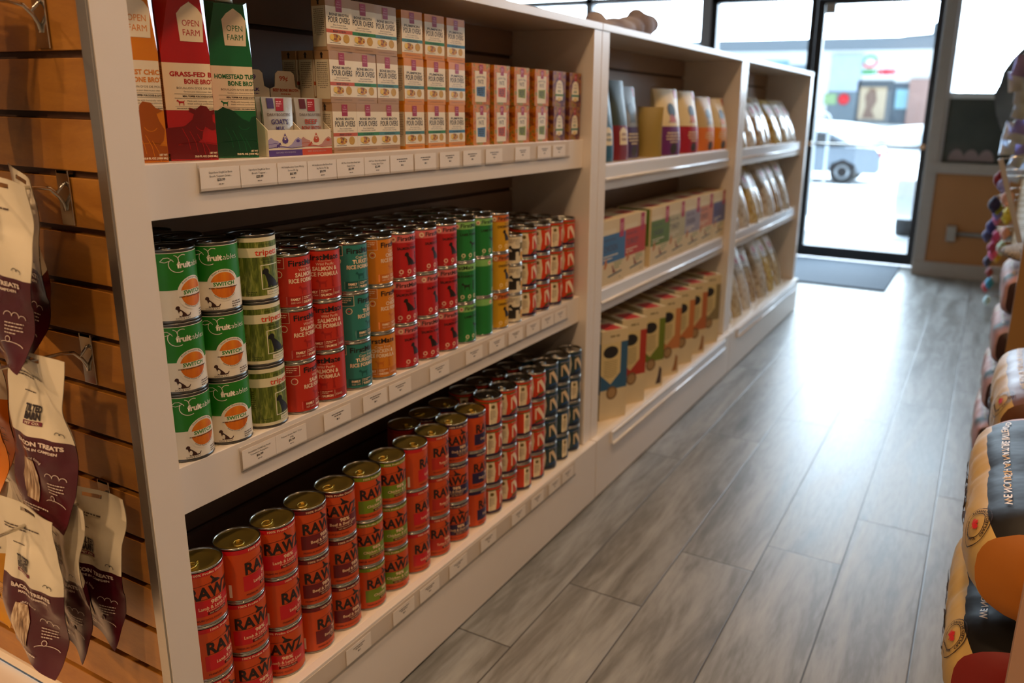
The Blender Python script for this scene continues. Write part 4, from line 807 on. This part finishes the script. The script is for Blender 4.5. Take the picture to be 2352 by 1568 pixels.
for lev, (z, h_) in enumerate(((S1[2],.215),(S2[2],.265),(.2040,.30))):
    for k in range(7):
        y = 3.735+k*.178; sd = lev*7+k
        hh = h_*(1+.10*jit('cb'+str(sd)))
        if lev == 0: hh = h_*(.80 if k < 1 else 1+.03*jit('c'+str(sd)))
        o = cbag(sd, .160, hh*1.08); o.location = (-.072-.02*(k == 3), y, z+.0005); o.rotation_euler = (0,0,math.radians(-14+5*jit('z'+str(sd))))
        tag(o, f'clear treat bag, {ordn[k]} from the left, {["top shelf","middle shelf","base"][lev]} of the far unit', 'treat bag', 'clear treat bags on the far unit')
# plush toy lying on top of the middle unit
def blob(name, parts, m, vox=.008, loc=(0,0,0)):
    b = MB()
    for c, r in parts: b.ell(c, r, m)
    o = b.build(name, fix=False); o.location = loc
    md = o.modifiers.new('remesh','REMESH'); md.mode = 'VOXEL'; md.voxel_size = vox; md.use_smooth_shade = True
    sm = o.modifiers.new('smooth','SMOOTH'); sm.iterations = 4
    return o
PL = ramp_mat('grey_pink_plush', [(.35,'#75686c'),(.5,'#928b92'),(.7,'#a8a2a8')], 9, .9)
o = blob('plush_toy', [((0,0,.022),(.06,.10,.024)),((0,.10,.03),(.06,.10,.030)),((0,.20,.038),(.055,.07,.038)),((0,.29,.050),(.055,.075,.050)),((0,.35,.062),(.05,.055,.036)),((.0,.265,.085),(.03,.03,.022)),((0,-.06,.035),(.035,.04,.03))], PL, .007, (-.16,2.46,1.4475))
tag(o, 'grey and pink plush toy lying on top of the middle unit', 'plush toy')
# ================================================================ right side of the aisle
UPR = mat('brown_upright_board', '#8a6634', .5, var=.08, scale=4, stretch=(1,1,.3)); PINKB = mat('pale_board_edge', '#b08a72', .5)
b = MB(); b.box(1.13,1.95,3.0,3.03,.0,.95,UPR); tag(b.build('divider_board', None, .001), 'brown divider board behind the near dog food bags', 'divider')
b = MB(); b.box(1.1235,1.95,1.19,1.21,.0,.75,PINKB); tag(b.build('divider_board', None, .001), 'pale divider board at the bottom right corner, beside the bags', 'divider')
b = MB(); b.box(1.12,1.95,1.215,2.995,0,.17,LAM); tag(b.build('low_shelf', None, .001), 'low pale shelf under the near dog food bags', 'shelf')
def lying_bag(name, x0, x1, y0, y1, z0, z1, side, topm, end, loclabel, stamp=True, seed=1, txt='ORIJEN', p=.70):
    """a filled bag lying down: long side towards the aisle, gusset end facing the viewer"""
    root = empty(name, (x0, y0, z0)); W = x1-x0; Lh = y1-y0; H = z1-z0; NS, NL = 40, 36
    def sec(t):                                    # closed rounded section in x-z, t in 0..1
        a = 2*PI*t; ca, sa = math.cos(a), math.sin(a)
        return (W/2+W/2*math.copysign(abs(ca)**p, ca), H/2+H/2*math.copysign(abs(sa)**p, sa))
    def S(t, q):
        x, z = sec(t); e = 1-.10*(2*abs(q-.5))**6; tw = (2*abs(q-.5))**8
        x = W/2+(x-W/2)*e; z = H/2+(z-H/2)*(e-.10*tw)
        x = W/2+(x-W/2)*(1-.012/W); z = H/2+(z-H/2)*(1-.014/H); n = noise.noise(Vector((x*9+seed, q*7, z*9)))*.006 - abs(noise.noise(Vector((x*20, q*16+seed*3, z*20))))*.006
        cx, cz = x-W/2, z-H/2; L_ = math.hypot(cx,cz) or 1
        return Vector((x+cx/L_*n, q*Lh, max(z+cz/L_*n,0)))
    b = MB(); v = []; f = []
    for j in range(NL+1):
        for i in range(NS): v.append(S(i/NS, j/NL))
    k0 = len(b.v); b.v += [tuple(p) for p in v]; im = {m_: b.mi(m_) for m_ in (side, topm, end)}
    for j in range(NL):
        for i in range(NS):
            b.f.append([k0+j*NS+i, k0+(j+1)*NS+i, k0+(j+1)*NS+(i+1)%NS, k0+j*NS+(i+1)%NS]); t = (i+.5)/NS; b.sm.append(True)
            b.m.append(im[end] if j >= NL-3 else (im[topm] if (.04 < t < .39) else im[side]))
    def lf(tc, vert=False):
        def fn(u, v_, o):                          # u along the bag, v round the section
            t = tc-v_/(W+H)/1.05; q = u/Lh; P = S(t, q); x, z = P.x-W/2, P.z-H/2; L_ = math.hypot(x,z) or 1
            return (P.x+x/L_*(o+.0022), P.y, P.z+z/L_*(o+.0022))
        return fn
    ink = '#2a1c1c'
    if stamp:
        st = [ARC(45,0,34,0,360,1.6,ink,2,28), ARC(45,0,23,0,360,1.4,ink,2,24), T('CRAFTED IN CANADA',45,25,5,ink,3,w=80,arc=25.5,b=.03), T('AWARD WINNING',45,-25,5,ink,3,w=60,arc=-30,b=.03), PG(MAPLE,'#c8202c',3,15,45,-3)]
        st = [subdiv(s, 6) for s in st]; art(b, st, lf(.44), 0, .0002)
        bg_ = [subdiv(T(txt,Lh*560,-22,34,'#3a1c20',2,w=Lh*520,b=.03), 10)]; art(b, bg_, lf(.52), 0, .0002)
    tl = [subdiv(GK(60,Lh*900,84-k*14,1,5,3,'#c9a566',2,k+seed), 12) for k in range(4)]+[subdiv(T('WE NOURISH AS NATURE INTENDED',Lh*500,6,9,'#c9a566',2,w=Lh*760,b=.02), 12)]
    art(b, tl, lf(.37), 0, .0002)
    b.build('bag_body', root, fix=False)
    # gusset end: folded triangular flaps with a seam
    b = MB(); vv = []; ring = [S(i/NS, 0) for i in range(NS)]
    K = 6
    for k in range(K+1):
        for i, p in enumerate(ring):
            t = k/K; x = W/2+(p.x-W/2)*(1-t); z = H*.42+(p.z-H*.42)*(1-t)
            y = -.006-.020*math.sin(PI*min(1,t*1.1)*.5)*(1-.3*abs(math.sin(2*PI*i/NS*2)))-.006*noise.noise(Vector((x*14+seed,z*14,3)))
            vv.append((x, y if k else 0, z))
    b.add(vv, [(k*NS+i, k*NS+(i+1)%NS, (k+1)*NS+(i+1)%NS, (k+1)*NS+i) for k in range(K) for i in range(NS)], end, True)
    b.build('gusset_end', root)
    return tag(root, loclabel, 'dog food bag', 'dog food bags on the right')
def subdiv(pr, st):
    v_, f_, c_, l_ = pr; bb = bmesh.new(); bv = [bb.verts.new((a, q, 0)) for a, q in v_]
    for q in f_:
        try: bb.faces.new([bv[i] for i in q])
        except ValueError: pass
    for ax in (0,1):
        cs = [p[ax] for p in v_]
        for k in range(math.ceil(min(cs)/st), math.floor(max(cs)/st)+1):
            co = [0,0,0]; co[ax] = k*st; no = [0,0,0]; no[ax] = 1
            bmesh.ops.bisect_plane(bb, geom=bb.verts[:]+bb.edges[:]+bb.faces[:], plane_co=co, plane_no=no)
    bb.verts.index_update(); r = ([(p.co.x,p.co.y) for p in bb.verts], [[q.index for q in fc.verts] for fc in bb.faces], c_, l_); bb.free(); return r
BCR = mat('cream_bag_film', '#bf9f5e', .48, coat=.05, var=.06, bump=.5, bscale=14); BBK = mat('charcoal_bag_film', '#1a1817', .5, var=.1, bump=.9, bscale=22)
BBK.node_tree.nodes['Principled BSDF'].inputs['Specular IOR Level'].default_value = .2
BOR = mat('ochre_bag_gusset', '#a8620c', .5, var=.1, bump=.4, bscale=20); BRD = mat('red_bag_gusset', '#7c1208', .5, var=.12, bump=.4, bscale=20); BDK = mat('dark_maroon_gusset', '#2c0d08', .45, var=.1); BMR = mat('maroon_bag_film','#6a4a48',.45,coat=.05,var=.1)
lying_bag('dog_food_bag', 1.038,1.42, 1.300,1.84, .418,.640, BCR, BBK, BOR, 'cream and charcoal dog food bag with ochre end, upper of the near pair', seed=1)
lying_bag('dog_food_bag', 1.034,1.43, 1.330,1.80, .171,.415, BCR, BBK, BRD, 'cream and charcoal dog food bag with red end, under the ochre-ended bag', seed=4)
lying_bag('dog_food_bag', 1.075,1.45, 1.97,2.45, .420,.640, BCR, BMR, mat('speckled_brown_end','#5a3010',.5,var=.4,scale=60), 'cream and brown dog food bag with speckled end, behind the near pair', seed=7, txt='ACANA')
lying_bag('dog_food_bag', 1.085,1.45, 1.98,2.50, .171,.417, BCR, BMR, BRD, 'cream dog food bag below the speckled-ended bag', seed=9)
MIXF = ramp_mat('pink_teal_bag_film', [(.35,'#2c4a4c'),(.5,'#b07a70'),(.65,'#b8a490')], 9, .65)
for k, z in enumerate((.0, .178, .356, .534)):
    lying_bag('dog_food_bag', 1.066+.006*k,1.42, 3.06,3.58, z+.001,z+.172, MIXF, MIXF, BDK, f'dark-ended bag beyond the divider, {["lowest","second lowest","second highest","highest"][k]} of its stack', stamp=False, seed=11+k, p=.42)
LEO = ramp_mat('leopard_print', [(.36,'#1c1a1a'),(.44,'#a89880'),(.6,'#6d655c'),(.75,'#a99c88')], 60, .85, detail=1)
b = MB(); b.ell((0,0,0),(.19,.20,.035),LEO,28,12); o = b.build('pet_bed'); o.location = (1.262,3.30,.743); tag(o,'small leopard-print pet bed on top of the dark-ended bags','pet bed')
# slatwall beyond with hanging toys
b = MB(); b.box(1.20,1.24,3.7,6.3,0,1.75,UPR); tag(b.build('slatwall_panel', None, .001), 'brown slatwall beyond the bags on the right, hung with toys', 'slatwall')
tc_ = [('#8a8fd0',(2305,425)),('#7a1a2a',(2296,412)),('#e8b8a8',(2314,455)),('#20204a',(2284,470)),('#8f962c',(2292,478)),('#7a7cd8',(2292,490)),('#d8cc4a',(2313,495)),('#c070a8',(2290,503)),('#2c2c78',(2277,520)),('#4a4c80',(2268,540)),('#e0a898',(2308,535)),('#c04a80',(2286,545)),('#a83860',(2278,568)),('#f06aa0',(2280,583)),('#a8c0a0',(2300,570)),('#c89a2c',(2290,590)),('#3a3a5a',(2268,600)),('#8a3a3c',(2272,625)),('#3a90b8',(2272,650)),('#c8e8f0',(2266,690)),('#b84a50',(2264,658))]
cn = ['periwinkle','wine red','pale pink','midnight blue','olive','violet blue','yellow','mauve','royal blue','slate blue','peach','rose','raspberry','hot pink','sage green','ochre','dusky navy','brick red','turquoise','ice blue','coral red']
for i, ((c_, (px, py)), nm) in enumerate(zip(tc_, cn)):
    Yt = 3.80+.10*i+.03*jit('ty'+str(i)); p = at(px, py, Yt); r = .034+.010*abs(jit('tr'+str(i)))
    root = empty('hanging_toy', (p.x, p.y, p.z-r)); m_ = mat('plush_'+c_.lstrip('#'), c_, .7, var=.15, scale=12)
    b = MB()
    b.ell((0,0,r),(r*.62,r*.8,r*.75),m_,14,8); b.ell((0,-r*.6,r*1.55),(r*.3,r*.35,r*.4),m_,10,6); b.ell((0,r*.6,r*1.5),(r*.3,r*.35,r*.4),m_,10,6); b.ell((0,-r*.5,r*.4),(r*.26,r*.3,r*.3),m_,10,6); b.ell((0,r*.5,r*.4),(r*.26,r*.3,r*.3),m_,10,6)
    b.build('toy_body', root, fix=False)
    b = MB(); b.tube([(0,0,r*1.6),(.01,0,r*2.0),(1.2010-p.x,0,r*2.3)], .0018, CHROME, 6); b.build('peg', root)
    tag(root, f'{nm} plush toy hanging on the right slatwall', 'toy', 'plush toys on the right slatwall')
fo = [(2345,150),(2338,185),(2348,215),(2340,250),(2346,285),(2322,300),(2338,310),(2315,335),(2345,335),(2332,365),(2340,390),(2326,398)]
FW_ = mat('white_blue_foil','#c9d6e8',.2,.5,var=.25,scale=14); FV_ = mat('violet_foil','#8a80b8',.25,.4,var=.3,scale=14)
for i, (px, py) in enumerate(fo):
    p = at(px, py, 4.0+.11*i); b = MB(); pouch_mesh(b, .075, .085, .02, FW_ if i%4 else FV_, [], nu=6, nv=6)
    root = empty('toy_pack', (p.x, p.y, p.z-.045)); o = b.build('pack_body', root, fix=False); o.rotation_euler = (jit('f'+str(i))*.3, 0, math.radians(-80+30*jit('g'+str(i))))
    b = MB(); b.tube([(0,0,.075),(.01,0,.095),(1.2010-p.x,0,.098)], .0018, CHROME, 6); b.build('peg', root)
    tag(root, 'small shiny foil toy pack hanging at the right frame edge', 'toy pack', 'foil toy packs at the right frame edge')
p0 = at(2298,365,3.65); p1 = at(2347,575,3.65)
b = MB(); dv = (p1-p0); b.obox((p0+p1)/2, dv/2, Vector((.009,0,.003)), Vector((0,.008,0)), mat('grey_strap','#a09c98',.4)); b.tube([p0,(1.199,3.72,p0.z+.03)],.003,CHROME,6)
tag(b.build('slanted_rail'), 'grey slanted rail in front of the hanging foil packs', 'rail')
# outlet with conduit, door mat
oc = empty('wall_outlet', (.805,W0,.345)); tag(oc, 'grey outlet box with a conduit on the tan panel', 'outlet')
b = MB(); b.box(-.032,.032,-.045,.019,-.058,.058,mat('grey_metal_box','#9a9690',.45,.3)); b.build('outlet_box', oc, .004)
b = MB(); b.tube([(.03,-.01,0),(2.3,-.01,0)], .0145, mat('grey_conduit','#8f8a82',.45,.3), 12); b.build('conduit', oc)
b = MB(); b.box(-1.1,.462,5.935,7.0,.0005,.012,mat('blue_grey_mat','#4a5560',.9,var=.2,scale=120,bump=.8,bscale=400)); tag(b.build('door_mat', None, .004), 'dark blue-grey mat on the floor inside the door', 'mat')
# window graphic on the right window
b = MB(); WG = ramp_mat('dark_window_graphic', [(.3,'#23302f'),(.55,'#39423f'),(.8,'#51504b')], 2.2, .5); yg = W0+.052
b.box(.665,1.55,yg,yg+.004,.868,1.335,WG)
b.box(.665,1.55,yg-.001,yg+.004,1.335,1.38,mat('pale_graphic_strip','#c4ccd0',.5))
hd = [(q.x,q.z) for q in (at(a_,b_,yg) for a_,b_ in ((2283,215),(2296,192),(2304,165),(2326,134),(2352,108),(2420,90),(2460,250),(2400,320),(2330,318),(2300,300),(2288,262)))]
b.prism(hd, yg-.003, yg+.004, ramp_mat('grey_fur_graphic', [(.3,'#4c5052'),(.6,'#6f7476'),(.8,'#85888a')], 3, .6), 'xz')
for cx in (.76,.86,.96): b.prism([(cx+.055*math.cos(t*PI/8), .885+.085*math.sin(t*PI/8)) for t in range(9)], yg-.003, yg+.004, mat('pink_graphic','#8a7a7c',.6), 'xz')
tag(b.build('window_decal'), 'dark printed decal with a large grey animal shape on the right window', 'window decal')
# ================================================================ outside
SNOW = ramp_mat('trampled_snow', [(.3,'#b9c0c8'),(.5,'#dfe5ea'),(.7,'#f4f7fa')], .8, .8, stretch=(.35,1.6,1)); CONC = mat('wet_pavement','#55595e',.6,var=.08,scale=3)
prof = [(7.16,-.03),(9.6,-.12),(9.7,-.22),(16,-.5),(24,-.72),(30,-.62),(38,-.1),(46,.55),(120,.6)]
b = MB()
for (a, za), (c, zc) in zip(prof, prof[1:]):
    b.add([(-60,a,za),(60,a,za),(60,c,zc),(-60,c,zc)], [(0,1,2,3)], CONC if a < 9.6 else SNOW)
structure(b.build('ground_outside'), 'snow-covered parking lot outside the door')
b = MB()
for k in range(7):
    b.ell((-16+5*k+jit('sn'+str(k)), 37.5, .25),(3.4,1.6,.75+.2*jit('sm'+str(k))),SNOW,20,10)
tag(b.build('snow_bank', None, 0, False), 'long snow bank in front of the shops across the lot', 'snow bank')
b = MB()
for x, y, r in ((-2.2,17.5,1.6),(-.6,18.2,1.3),(-3.8,18.6,1.5)): b.ell((x,y,-.57),(r,.7,.22),SNOW,18,8)
tag(b.build('snow_ridge', None, 0, False), 'low ridge of ploughed snow before the silver car', 'snow ridge')
def car(name, body, loc, rz, label):
    root = empty(name, loc, rz)
    bm_ = mat('car_paint_'+body.lstrip('#'), body, .25, .35, coat=.8, var=.02)
    low = [(-2.3,.35),(-2.32,.62),(-2.25,.82),(-1.9,.92),(-1.2,1.0),(.9,1.02),(1.85,1.04),(2.25,1.0),(2.36,.8),(2.38,.45),(2.3,.32),(1.78,.32),(1.7,.55),(1.4,.68),(1.1,.55),(1.02,.32),(-1.02,.30),(-1.1,.55),(-1.4,.66),(-1.7,.55),(-1.78,.32)]
    b = MB(); b.prism(low, -.9, .9, bm_, 'xz'); b.prism([(-.95,1.0),(-.2,1.40),(.35,1.45),(.9,1.42),(1.75,1.03)], -.74, .74, bm_, 'xz'); b.build('car_body', root, .05)
    b = MB(); gl = mat('dark_car_glass','#20262b',.1,coat=.5)
    for s in (-1,1): b.prism([(-.72,1.04),(-.12,1.35),(.35,1.39),(.82,1.36),(1.35,1.06)], s*.745-.01, s*.745+.01, gl, 'xz')
    b.build('side_window', root)
    for x in (-1.4,1.4):
        for s in (-1,1):
            b = MB(); b.lathe([(.10,-.11),(.30,-.11),(.34,-.08),(.34,.08),(.30,.11),(.10,.11)], mat('tyre_rubber','#1d1e20',.8), 28, axis='y'); hb = MB(); hb.lathe([(.0,-.10),(.20,-.115),(.21,-.10),(.0,-.09)], mat('alloy_wheel','#8d9296',.35,.8), 20, axis='y', caps=False); o = b.build('wheel', root); o.location = (x, s*.80, .34); hb.build('wheel_hub', o)
            if s > 0: o.rotation_euler = (0,0,PI)
    b = MB()
    for s in (-1,1): b.box(2.2,2.385,s*.72-.15,s*.72+.15,.76,.92,mat('red_tail_light','#b01824',.3))
    b.build('tail_light', root)
    return tag(root, label, 'car')
cp = at(1932,408,23.6)
car('parked_car', '#5e6a75', (cp.x-1.4, 23.6+.9, -.722), 0, 'silver car parked outside, seen through the door')
car('parked_car', '#e8ecf0', (.95, 12.45, -.33), PI*.5, 'white car at the right edge of the door glass')
# plaza across the lot
BY = 45.0
bl = empty('plaza_building', (0,BY,.58)); tag(bl, 'pale shopping plaza across the snowy lot, seen through the door', 'building')
def pxr(x0, y0, x1, y1, Y=BY):
    a = at(x0,y0,Y); c = at(x1,y1,Y); return min(a.x,c.x), max(a.x,c.x), min(a.z,c.z)-.58, max(a.z,c.z)-.58
b = MB(); A = pxr(1500,110,2166,292); b.box(A[0]-12,A[1],0,8,-.6,A[3],mat('pale_stucco','#e4e3e0',.8,var=.04,scale=.6)); b.build('wall', bl)
b = MB(); A = pxr(1500,98,2168,112); b.box(A[0]-12,A[1],-.5,8,A[2],A[3],mat('grey_cornice','#6f767c',.7)); a1 = pxr(1995,66,2170,98); b.prism([(a1[0],a1[2]),(a1[1],a1[2]),(a1[1],a1[3]+.2),(a1[1]-.6,a1[3]+.2),(a1[1]-.6,a1[3]-.3),((a1[0]+a1[1])/2,a1[2]+.35)], -.3, 6, mat('grey_cornice','#6f767c',.7), 'xz'); b.build('roof', bl)
def facade(nm, px, col, d0=-.06, rough=.5):
    b = MB(); a_ = pxr(*px); b.box(a_[0],a_[1],d0,.02,a_[2],a_[3],mat('facade_'+col.lstrip('#'),col,rough,var=.12,scale=1.5)); return b.build(nm, bl)
facade('shop_window',(1905,185,1975,285),'#6a7880'); facade('shop_window',(1972,185,2042,285),'#4a5258',-.10); facade('window_poster',(1978,200,2030,275),'#b09a7c',-.16); facade('shop_window',(2040,190,2092,286),'#46525c',-.08); facade('window_poster',(2060,205,2088,250),'#7fa8b0',-.14); facade('brick_pier',(2092,182,2135,290),'#9a7a70',-.3); facade('signboard_panel',(1912,125,1975,210),'#a9b6c4',-.1)
facade('shop_window',(1650,150,1860,285),'#7a8890',-.04); facade('signboard_panel',(1745,140,1812,150),'#7aa0b8',-.1); facade('window_poster',(1895,215,1920,240),'#8aa878',-.1)
b = MB(); a_ = pxr(1988,202,2010,272); b.prism([(a_[0],a_[2]),(a_[0]+.15,a_[3]-.9),(a_[0]+.05,a_[3]-.4),(a_[0]+.3,a_[3]),(a_[1]-.1,a_[3]-.1),(a_[1],a_[3]-.6),(a_[1]-.2,a_[3]-1.1),(a_[1],a_[2])], -.2, -.17, mat('brown_poster_dog','#6a4a38',.7), 'xz'); b.build('poster_figure', bl)
b = MB(); a_ = pxr(1978,125,2062,170); sx = (a_[1]-a_[0])/84
P0 = lambda u, v, o: (a_[0]+u*1000*sx, -.05-o*100, a_[2]+v*1000*sx)
art(b, [ARC(22,27,15,20,200,4.5,'#2f9a58',1,14,ry=12), ARC(22,27,15,200,380,4.5,'#d0303a',1,14,ry=12), T('FRESH',0,0,9,'#2f9a58',1,w=38,al='l',b=.06), T('MEX',42,0,9,'#d0203a',1,w=40,al='l',b=.08)], P0); b.build('shop_sign', bl)
b = MB(); a_ = pxr(1933,222,1945,234); b.lathe([(0,-.02),(.28,-.02),(.28,.02),(0,.02)], mat('red_disc','#d8202c',.5), 20, axis='y', c=((a_[0]+a_[1])/2,-.15,(a_[2]+a_[3])/2)); b.build('window_sign', bl)
rk = at(1891,300,13.0); b = MB(); zg = -.36
b.tube([(rk.x-.12,13,zg)]+[(rk.x-.02+.10*math.cos(t)-.0,13,at(1891,275,13.0).z+.10*math.sin(t)) for t in [PI*(1-k/8) for k in range(9)]]+[(rk.x+.08,13,zg)], .022, mat('galvanised_steel','#aab0b4',.4,.6), 10); tag(b.build('bike_rack'), 'galvanised hoop rack standing outside the door', 'bike rack')
